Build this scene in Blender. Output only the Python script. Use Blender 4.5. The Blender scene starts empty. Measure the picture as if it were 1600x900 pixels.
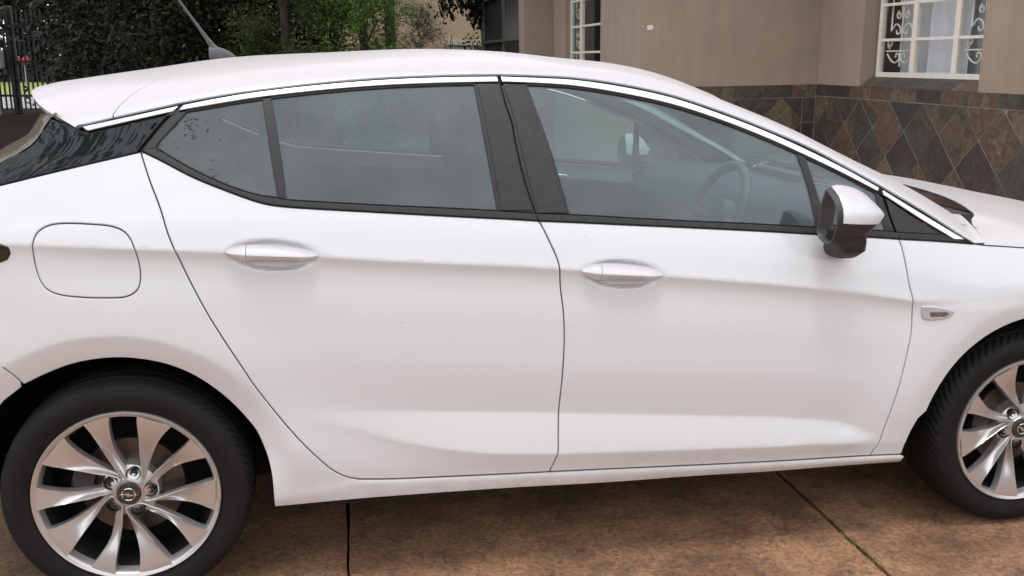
import bpy, math, random
import numpy as np
from mathutils import Vector, Matrix
from mathutils.geometry import delaunay_2d_cdt

SC = bpy.context.scene
COL = SC.collection
R = math.radians
rng = np.random.default_rng(7)
random.seed(7)

# ------------------------------------------------------------------ camera, sky, sun, exposure
cam_d = bpy.data.cameras.new("camera"); cam_o = bpy.data.objects.new("camera", cam_d); COL.objects.link(cam_o)
cam_d.sensor_width = 36.0; cam_d.lens = 36.0 * 1451.928 / 1600.0; cam_d.clip_start = 0.05; cam_d.clip_end = 600
RIGHT = Vector((0.982499, -0.186126, 0.007268)); UP = Vector((0.037125, 0.233909, 0.971549)); FWD = Vector((0.182530, 0.954276, -0.236726))
cam_o.matrix_world = Matrix((( RIGHT.x, UP.x, -FWD.x, 0.564636), (RIGHT.y, UP.y, -FWD.y, -3.264696), (RIGHT.z, UP.z, -FWD.z, 1.429914), (0, 0, 0, 1)))
SC.camera = cam_o

SUN_EL, SUN_AZ = 78.0, 200.0        # a high sun behind full cloud, behind the photographer's left shoulder
w_ = bpy.data.worlds.new("World"); SC.world = w_; w_.use_nodes = True
nt = w_.node_tree; nt.nodes.clear()
sky = nt.nodes.new('ShaderNodeTexSky'); sky.sky_type = 'NISHITA'; sky.sun_disc = False
sky.sun_elevation = R(SUN_EL); sky.sun_rotation = R(SUN_AZ); sky.air_density = 1.0; sky.dust_density = 1.5; sky.ozone_density = 1.0
hs = nt.nodes.new('ShaderNodeHueSaturation'); hs.inputs['Saturation'].default_value = 0.10
mixg = nt.nodes.new('ShaderNodeMix'); mixg.data_type = 'RGBA'; mixg.inputs[0].default_value = 0.90     # cloud cover: an even pale grey
mixg.inputs[7].default_value = (9.25, 9.5, 10.3, 1)
# soft structure of the cloud base
tcw = nt.nodes.new('ShaderNodeTexCoord'); nzw = nt.nodes.new('ShaderNodeTexNoise'); nzw.inputs['Scale'].default_value = 2.2; nzw.inputs['Detail'].default_value = 4
mpw = nt.nodes.new('ShaderNodeMapping'); mpw.inputs['Scale'].default_value = (1, 1, 2.5)
mrw = nt.nodes.new('ShaderNodeMapRange'); mrw.inputs[1].default_value = .3; mrw.inputs[2].default_value = .7; mrw.inputs[3].default_value = .8; mrw.inputs[4].default_value = 1.18
mulw = nt.nodes.new('ShaderNodeMix'); mulw.data_type = 'RGBA'; mulw.blend_type = 'MULTIPLY'; mulw.inputs[0].default_value = 1
bg = nt.nodes.new('ShaderNodeBackground'); bg.inputs['Strength'].default_value = 0.09
wo = nt.nodes.new('ShaderNodeOutputWorld'); L = nt.links.new
L(sky.outputs[0], hs.inputs['Color']); L(hs.outputs[0], mixg.inputs[6])
L(tcw.outputs['Generated'], mpw.inputs[0]); L(mpw.outputs[0], nzw.inputs['Vector']); L(nzw.outputs['Fac'], mrw.inputs[0])
L(mixg.outputs[2], mulw.inputs[6]); L(mrw.outputs[0], mulw.inputs[7]); L(mulw.outputs[2], bg.inputs['Color']); L(bg.outputs[0], wo.inputs['Surface'])

sun_d = bpy.data.lights.new("sun", 'SUN'); sun_d.energy = 0.5; sun_d.angle = R(14); sun_d.color = (1, .97, .94)
sun_o = bpy.data.objects.new("sun", sun_d); COL.objects.link(sun_o)
_el, _az = R(SUN_EL), R(SUN_AZ)
_dir = Vector((math.sin(_az) * math.cos(_el), math.cos(_az) * math.cos(_el), math.sin(_el)))   # towards the sun
sun_o.rotation_euler = _dir.to_track_quat('Z', 'Y').to_euler()
vs = SC.view_settings; vs.view_transform = 'Standard'; vs.look = 'None'; vs.gamma = 1; vs.use_curve_mapping = False; vs.exposure = 1.02
SC.cycles.max_bounces = 10; SC.cycles.transparent_max_bounces = 16; SC.cycles.use_denoising = True
SC.cycles.sample_clamp_indirect = 6.0

# ------------------------------------------------------------------ materials
MATS = {}
def mat(name, color=(.5, .5, .5), rough=.5, metal=0.0, coat=0.0, spec=.5, noise=None, bump=None, coat_rough=.03):
    """noise = (scale, amount, second colour) ; bump = (scale, strength, distance)"""
    m = bpy.data.materials.new(name); m.use_nodes = True; t = m.node_tree; b = t.nodes['Principled BSDF']
    b.inputs['Base Color'].default_value = (*color, 1); b.inputs['Roughness'].default_value = rough; b.inputs['Metallic'].default_value = metal
    b.inputs['Coat Weight'].default_value = coat; b.inputs['Coat Roughness'].default_value = coat_rough; b.inputs['Specular IOR Level'].default_value = spec
    tc = t.nodes.new('ShaderNodeTexCoord')
    if noise:
        n = t.nodes.new('ShaderNodeTexNoise'); n.inputs['Scale'].default_value = noise[0]; n.inputs['Detail'].default_value = 6; n.inputs['Roughness'].default_value = .62
        r = t.nodes.new('ShaderNodeMapRange'); r.inputs[1].default_value = .5 - .5 * noise[1]; r.inputs[2].default_value = .5 + .5 * noise[1]
        x = t.nodes.new('ShaderNodeMix'); x.data_type = 'RGBA'; x.inputs[6].default_value = (*color, 1); x.inputs[7].default_value = (*noise[2], 1)
        t.links.new(tc.outputs['Object'], n.inputs['Vector']); t.links.new(n.outputs['Fac'], r.inputs[0]); t.links.new(r.outputs[0], x.inputs[0]); t.links.new(x.outputs[2], b.inputs['Base Color'])
    if bump:
        n = t.nodes.new('ShaderNodeTexNoise'); n.inputs['Scale'].default_value = bump[0]; n.inputs['Detail'].default_value = 6
        u = t.nodes.new('ShaderNodeBump'); u.inputs['Strength'].default_value = bump[1]; u.inputs['Distance'].default_value = bump[2]
        t.links.new(tc.outputs['Object'], n.inputs['Vector']); t.links.new(n.outputs['Fac'], u.inputs['Height']); t.links.new(u.outputs[0], b.inputs['Normal'])
    MATS[name] = m; return m
def N(m, kind, **kw):
    n = m.node_tree.nodes.new(kind)
    for k, v in kw.items():
        if k.startswith('i_'):
            key = k[2:]; key = int(key) if key.isdigit() else key.replace('_', ' ')
            n.inputs[key].default_value = v
        else: setattr(n, k, v)
    return n

# white car paint: dust settled on what faces up, road film low on the sills, a few specks
m = mat('white_paint', (.775, .792, .806), rough=.42, coat=.9, coat_rough=.035)
t = m.node_tree; b = t.nodes['Principled BSDF']; lk = t.links.new
tc = N(m, 'ShaderNodeTexCoord'); geo = N(m, 'ShaderNodeNewGeometry'); sx = N(m, 'ShaderNodeSeparateXYZ'); sp = N(m, 'ShaderNodeSeparateXYZ')
lk(geo.outputs['Normal'], sx.inputs[0]); lk(geo.outputs['Position'], sp.inputs[0])
up = N(m, 'ShaderNodeMapRange', i_1=.33, i_2=.95, i_3=0.0, i_4=1.0); lk(sx.outputs['Z'], up.inputs[0])
n1 = N(m, 'ShaderNodeTexNoise', i_Scale=260.0, i_Detail=3.0); lk(tc.outputs['Object'], n1.inputs['Vector'])
r1 = N(m, 'ShaderNodeMapRange', i_1=.35, i_2=.65, i_3=.78, i_4=1.0); lk(n1.outputs['Fac'], r1.inputs[0])
mu = N(m, 'ShaderNodeMath', operation='MULTIPLY'); lk(up.outputs[0], mu.inputs[0]); lk(r1.outputs[0], mu.inputs[1])
x1 = N(m, 'ShaderNodeMix', data_type='RGBA', i_6=(.775, .792, .806, 1), i_7=(.45, .40, .385, 1)); lk(mu.outputs[0], x1.inputs[0])
low = N(m, 'ShaderNodeMapRange', i_1=.22, i_2=.40, i_3=.42, i_4=0.0); lk(sp.outputs['Z'], low.inputs[0])
n2 = N(m, 'ShaderNodeTexNoise', i_Scale=22.0, i_Detail=8.0, i_Roughness=.7); lk(tc.outputs['Object'], n2.inputs['Vector'])
r2 = N(m, 'ShaderNodeMapRange', i_1=.38, i_2=.75, i_3=.15, i_4=1.0); lk(n2.outputs['Fac'], r2.inputs[0])
m2 = N(m, 'ShaderNodeMath', operation='MULTIPLY'); lk(low.outputs[0], m2.inputs[0]); lk(r2.outputs[0], m2.inputs[1])
x2 = N(m, 'ShaderNodeMix', data_type='RGBA', i_7=(.36, .27, .21, 1)); lk(x1.outputs[2], x2.inputs[6]); lk(m2.outputs[0], x2.inputs[0])
vo = N(m, 'ShaderNodeTexVoronoi', i_Scale=17.0); lk(tc.outputs['Object'], vo.inputs['Vector'])
nv = N(m, 'ShaderNodeTexNoise', i_Scale=3.1, i_Detail=2.0); lk(tc.outputs['Object'], nv.inputs['Vector'])
th = N(m, 'ShaderNodeMapRange', i_1=.43, i_2=.70, i_3=-.012, i_4=.036); lk(nv.outputs['Fac'], th.inputs[0])
ls = N(m, 'ShaderNodeMath', operation='LESS_THAN'); lk(vo.outputs['Distance'], ls.inputs[0]); lk(th.outputs[0], ls.inputs[1])
sc_ = N(m, 'ShaderNodeMath', operation='MULTIPLY', i_1=.55); lk(ls.outputs[0], sc_.inputs[0])
x3 = N(m, 'ShaderNodeMix', data_type='RGBA', i_7=(.22, .18, .15, 1)); lk(x2.outputs[2], x3.inputs[6]); lk(sc_.outputs[0], x3.inputs[0]); lk(x3.outputs[2], b.inputs['Base Color'])
ad = N(m, 'ShaderNodeMath', operation='ADD', use_clamp=True); lk(mu.outputs[0], ad.inputs[0]); lk(m2.outputs[0], ad.inputs[1])
cw = N(m, 'ShaderNodeMapRange', i_1=0.0, i_2=.7, i_3=.9, i_4=.15); lk(ad.outputs[0], cw.inputs[0]); lk(cw.outputs[0], b.inputs['Coat Weight'])
ob = N(m, 'ShaderNodeTexNoise', i_Scale=420.0, i_Detail=1.0); lk(tc.outputs['Object'], ob.inputs['Vector'])
bu = N(m, 'ShaderNodeBump', i_Strength=.03, i_Distance=.001); lk(ob.outputs['Fac'], bu.inputs['Height']); lk(bu.outputs[0], b.inputs['Coat Normal'])

mat('chrome', (.86, .86, .87), rough=.24, metal=1.0, noise=(9, .9, (.80, .80, .81)))
m = mat('black_trim', (.020, .0185, .019), rough=.45, spec=.35, noise=(60, .5, (.038, .034, .034)))
mat('black_gloss', (.018, .017, .018), rough=.38, coat=.22, coat_rough=.06, spec=.3, noise=(30, .5, (.030, .028, .029)))
mat('rubber', (.020, .018, .018), rough=.62, noise=(40, .6, (.040, .035, .033)), bump=(300, .15, .001))
mat('black_void', (.006, .006, .006), rough=.9)
mat('plastic_dark', (.022, .021, .022), rough=.5, noise=(80, .6, (.036, .034, .034)), bump=(900, .12, .0006))
mat('bar_white', (.86, .83, .76), rough=.5)
mat('plastic_grey', (.10, .098, .10), rough=.45, noise=(80, .5, (.075, .073, .075)))
mat('frit', (.012, .012, .012), rough=.95, spec=.1)
mat('cabin', (.035, .034, .036), rough=.75, noise=(120, .6, (.05, .048, .05)), bump=(400, .2, .001))
mat('cabin_light', (.34, .33, .32), rough=.9, noise=(50, .4, (.30, .29, .28)))
mat('seat_cloth', (.045, .044, .047), rough=.9, noise=(60, .7, (.07, .068, .07)), bump=(500, .3, .001))
m = mat('tyre', (.008, .0075, .0075), rough=.8, spec=.25, noise=(14, .7, (.018, .016, .0145)), bump=(160, .2, .001))
mat('chrome_dark', (.10, .10, .14), rough=.15, metal=.9, noise=(160, .5, (.5, .5, .56)))
mat('alloy', (.66, .635, .62), rough=.33, metal=.7, coat=.5, noise=(16, .9, (.58, .555, .54)))
mat('alloy_scuff', (.16, .14, .13), rough=.7, metal=.3, noise=(220, .5, (.42, .39, .37)))
mat('steel_disc', (.17, .14, .125), rough=.42, metal=.8, noise=(35, .8, (.10, .07, .055)))
mat('steel_dark', (.05, .047, .046), rough=.4, metal=.7)
mat('cap_grey', (.06, .055, .054), rough=.35, metal=.4)
mat('lamp_dark', (.008, .003, .003), rough=.1, coat=1)
mat('mirror_silver', (.85, .86, .87), rough=.02, metal=1)
mat('indicator_lens', (.60, .60, .62), rough=.2, metal=.3, coat=1)

def glass(name, tint, dust, gl=1.0, dcol=(.40, .42, .43)):
    m = bpy.data.materials.new(name); m.use_nodes = True; t = m.node_tree; t.nodes.clear(); lk = t.links.new
    out = N(m, 'ShaderNodeOutputMaterial'); tr = N(m, 'ShaderNodeBsdfTransparent'); tr.inputs[0].default_value = (*tint, 1)
    g = N(m, 'ShaderNodeBsdfGlossy'); g.inputs['Roughness'].default_value = .012; g.inputs[0].default_value = (.88, .99, .985, 1)
    fr = N(m, 'ShaderNodeFresnel'); gb = N(m, 'ShaderNodeNewGeometry'); ir = N(m, 'ShaderNodeMapRange', i_3=1.52, i_4=1 / 1.52); lk(gb.outputs['Backfacing'], ir.inputs[0]); lk(ir.outputs[0], fr.inputs[0]); mul = N(m, 'ShaderNodeMath', operation='MULTIPLY', use_clamp=True, i_1=1.75 * gl)
    mx = N(m, 'ShaderNodeMixShader'); lk(fr.outputs[0], mul.inputs[0]); lk(mul.outputs[0], mx.inputs[0]); lk(tr.outputs[0], mx.inputs[1]); lk(g.outputs[0], mx.inputs[2])
    df = N(m, 'ShaderNodeBsdfDiffuse'); df.inputs[0].default_value = (*dcol, 1)
    tc = N(m, 'ShaderNodeTexCoord'); nz = N(m, 'ShaderNodeTexNoise', i_Scale=5.0, i_Detail=7.0, i_Roughness=.6); lk(tc.outputs['Object'], nz.inputs['Vector'])
    r = N(m, 'ShaderNodeMapRange', i_1=.3, i_2=.75, i_3=dust * .5, i_4=dust * 1.5); lk(nz.outputs['Fac'], r.inputs[0])
    vo = N(m, 'ShaderNodeTexVoronoi', i_Scale=48.0); lk(tc.outputs['Object'], vo.inputs['Vector'])      # dried rain specks
    n2 = N(m, 'ShaderNodeTexNoise', i_Scale=6.0, i_Detail=2.0); lk(tc.outputs['Object'], n2.inputs['Vector'])
    th = N(m, 'ShaderNodeMapRange', i_1=.42, i_2=.70, i_3=-.01, i_4=.11); lk(n2.outputs['Fac'], th.inputs[0])
    ls = N(m, 'ShaderNodeMath', operation='LESS_THAN'); lk(vo.outputs['Distance'], ls.inputs[0]); lk(th.outputs[0], ls.inputs[1])
    m2 = N(m, 'ShaderNodeMixShader'); lk(r.outputs[0], m2.inputs[0]); lk(mx.outputs[0], m2.inputs[1]); lk(df.outputs[0], m2.inputs[2])
    d2 = N(m, 'ShaderNodeBsdfDiffuse'); d2.inputs[0].default_value = (.06, .055, .05, 1)
    s2 = N(m, 'ShaderNodeMath', operation='MULTIPLY', i_1=.38); lk(ls.outputs[0], s2.inputs[0])
    m3 = N(m, 'ShaderNodeMixShader'); lk(s2.outputs[0], m3.inputs[0]); lk(m2.outputs[0], m3.inputs[1]); lk(d2.outputs[0], m3.inputs[2]); lk(m3.outputs[0], out.inputs[0])
    MATS[name] = m; return m
glass('car_glass', (.62, .74, .74), .12, 1.05)
glass('dark_glass', (.06, .065, .065), .035, .5)
glass('dusty_glass', (.03, .03, .03), .50, .22, (.17, .135, .105))
glass('pane_glass', (.95, .96, .95), .012, .42)

# ------------------------------------------------------------------ object helpers
def emit(name, V, F, m=None, parent=None, Nv=None, smooth=True, mats=None, fm=None, sharp=None):
    me = bpy.data.meshes.new(name); me.from_pydata([tuple(v) for v in V], [], [tuple(f) for f in F])
    if mats:
        for q in mats: me.materials.append(MATS[q])
        if fm is not None: me.polygons.foreach_set('material_index', list(fm))
    elif m: me.materials.append(MATS[m])
    if smooth: me.polygons.foreach_set('use_smooth', [True] * len(me.polygons))
    if not smooth:
        import bmesh
        q = bmesh.new(); q.from_mesh(me); bmesh.ops.recalc_face_normals(q, faces=q.faces); q.to_mesh(me); q.free()
    me.update()
    if Nv is not None: me.normals_split_custom_set_from_vertices([tuple(n) for n in Nv])
    elif smooth and sharp:
        try: me.set_sharp_from_angle(angle=R(sharp))
        except Exception: pass
    o = bpy.data.objects.new(name, me); COL.objects.link(o)
    if parent is not None: o.parent = parent
    return o
def tag(o, label=None, cat=None, group=None, kind=None):
    if label: o['label'] = label
    if cat: o['category'] = cat
    if group: o['group'] = group
    if kind: o['kind'] = kind
    return o
def empty(name, loc=(0, 0, 0), rot=(0, 0, 0), **kw):
    o = bpy.data.objects.new(name, None); o.empty_display_size = .2; o.location = loc; o.rotation_euler = rot; COL.objects.link(o); return tag(o, **kw)
def join(parts):
    V, F = [], []
    for v, f in parts:
        k = len(V); V += [tuple(q) for q in v]; F += [tuple(i + k for i in q) for q in f]
    return V, F
def box(x0, x1, y0, y1, z0, z1):
    V = [(x, y, z) for x in (x0, x1) for y in (y0, y1) for z in (z0, z1)]
    return V, [(0, 1, 3, 2), (4, 6, 7, 5), (0, 4, 5, 1), (2, 3, 7, 6), (0, 2, 6, 4), (1, 5, 7, 3)]
def bbox(x0, x1, y0, y1, z0, z1, b=.01):
    """box with chamfered edges"""
    P = []
    for sx in (0, 1):
        for sy in (0, 1):
            for sz in (0, 1):
                X, Y, Z = (x0, x1)[sx], (y0, y1)[sy], (z0, z1)[sz]; dx, dy, dz = b * (1 - 2 * sx), b * (1 - 2 * sy), b * (1 - 2 * sz)
                P += [(X, Y + dy, Z + dz), (X + dx, Y, Z + dz), (X + dx, Y + dy, Z)]
    import itertools
    i = lambda sx, sy, sz, a: ((sx * 2 + sy) * 2 + sz) * 3 + a
    F = []
    for a in range(3):
        o1, o2 = [q for q in range(3) if q != a]
        for s in (0, 1):
            ring = []
            for p, q in ((0, 0), (1, 0), (1, 1), (0, 1)):
                c = [0, 0, 0]; c[a] = s; c[o1] = p; c[o2] = q; ring.append(i(*c, a))
            F.append(ring)
        for p in (0, 1):
            for q in (0, 1):
                c0 = [0, 0, 0]; c0[o1] = p; c0[o2] = q; c1 = c0[:]; c1[a] = 1
                F.append([i(*c0, o1), i(*c1, o1), i(*c1, o2), i(*c0, o2)])
    for c in itertools.product((0, 1), repeat=3): F.append([i(*c, 0), i(*c, 1), i(*c, 2)])
    C = np.mean(P, 0); out = []
    for f in F:
        q = np.array([P[k] for k in f]); n = np.cross(q[1] - q[0], q[2] - q[0])
        out.append(tuple(f) if np.dot(n, q.mean(0) - C) > 0 else tuple(reversed(f)))
    return P, out
def grid(P, closed_u=False, closed_v=False, flip=False):
    P = np.asarray(P); a, b = P.shape[:2]; F = []
    for i in range(a if closed_u else a - 1):
        for j in range(b if closed_v else b - 1):
            i2, j2 = (i + 1) % a, (j + 1) % b; f = (i * b + j, i2 * b + j, i2 * b + j2, i * b + j2)
            F.append(f[::-1] if flip else f)
    return P.reshape(-1, 3), F
def tube(pts, rad, n=8, caps=True):
    pts = np.asarray(pts, float); rad = np.broadcast_to(rad, len(pts)); rings = []
    T = np.gradient(pts, axis=0); T /= np.linalg.norm(T, axis=1, keepdims=True) + 1e-12
    ref = np.array([0, 0, 1.0]) if abs(T[0][2]) < .9 else np.array([1.0, 0, 0]); u = np.cross(T[0], ref); u /= np.linalg.norm(u)
    for p, tt, r in zip(pts, T, rad):
        u = u - tt * np.dot(u, tt); u /= np.linalg.norm(u); v = np.cross(tt, u); a = np.linspace(0, 2 * np.pi, n, endpoint=False)
        rings.append(p + r * (np.cos(a)[:, None] * u + np.sin(a)[:, None] * v))
    V, F = grid(rings, closed_v=True, flip=True); V = list(map(tuple, V))
    if caps: F = F + [tuple(range(n)), tuple(reversed(range(len(V) - n, len(V))))]
    return V, F
def lathe(prof, n=64, flip=False):
    """prof = (radius, y) pairs, spun about the Y axis"""
    a = np.linspace(0, 2 * np.pi, n, endpoint=False); prof = np.asarray(prof, float)
    P = np.stack([np.stack([r * np.cos(a), np.full(n, y), r * np.sin(a)], -1) for r, y in prof])
    return grid(P, closed_v=True, flip=flip)
def smooth_curve(P, step):
    """Catmull-Rom through P, resampled at about step"""
    P = np.asarray(P, float)
    if len(P) > 2:
        E = np.vstack([2 * P[0] - P[1], P, 2 * P[-1] - P[-2]]); out = []
        for i in range(1, len(E) - 2):
            p0, p1, p2, p3 = E[i-1:i+3]; d = [max(np.linalg.norm(q), 1e-6) ** .5 for q in (p1 - p0, p2 - p1, p3 - p2)]
            m1 = (p1 - p0) / d[0] - (p2 - p0) / (d[0] + d[1]) + (p2 - p1) / d[1]; m2 = (p2 - p1) / d[1] - (p3 - p1) / (d[1] + d[2]) + (p3 - p2) / d[2]
            m1, m2 = m1 * d[1], m2 * d[1]
            for t in np.linspace(0, 1, 14, endpoint=False):
                out.append((2*t**3-3*t**2+1)*p1 + (t**3-2*t**2+t)*m1 + (-2*t**3+3*t**2)*p2 + (t**3-t**2)*m2)
        P = np.array(out + [P[-1]])
    d = np.r_[0, np.cumsum(np.linalg.norm(np.diff(P, axis=0), axis=1))]; n = max(2, int(round(d[-1] / step)) + 1); s = np.linspace(0, d[-1], n)
    return np.stack([np.interp(s, d, P[:, k]) for k in range(P.shape[1])], -1)

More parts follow.
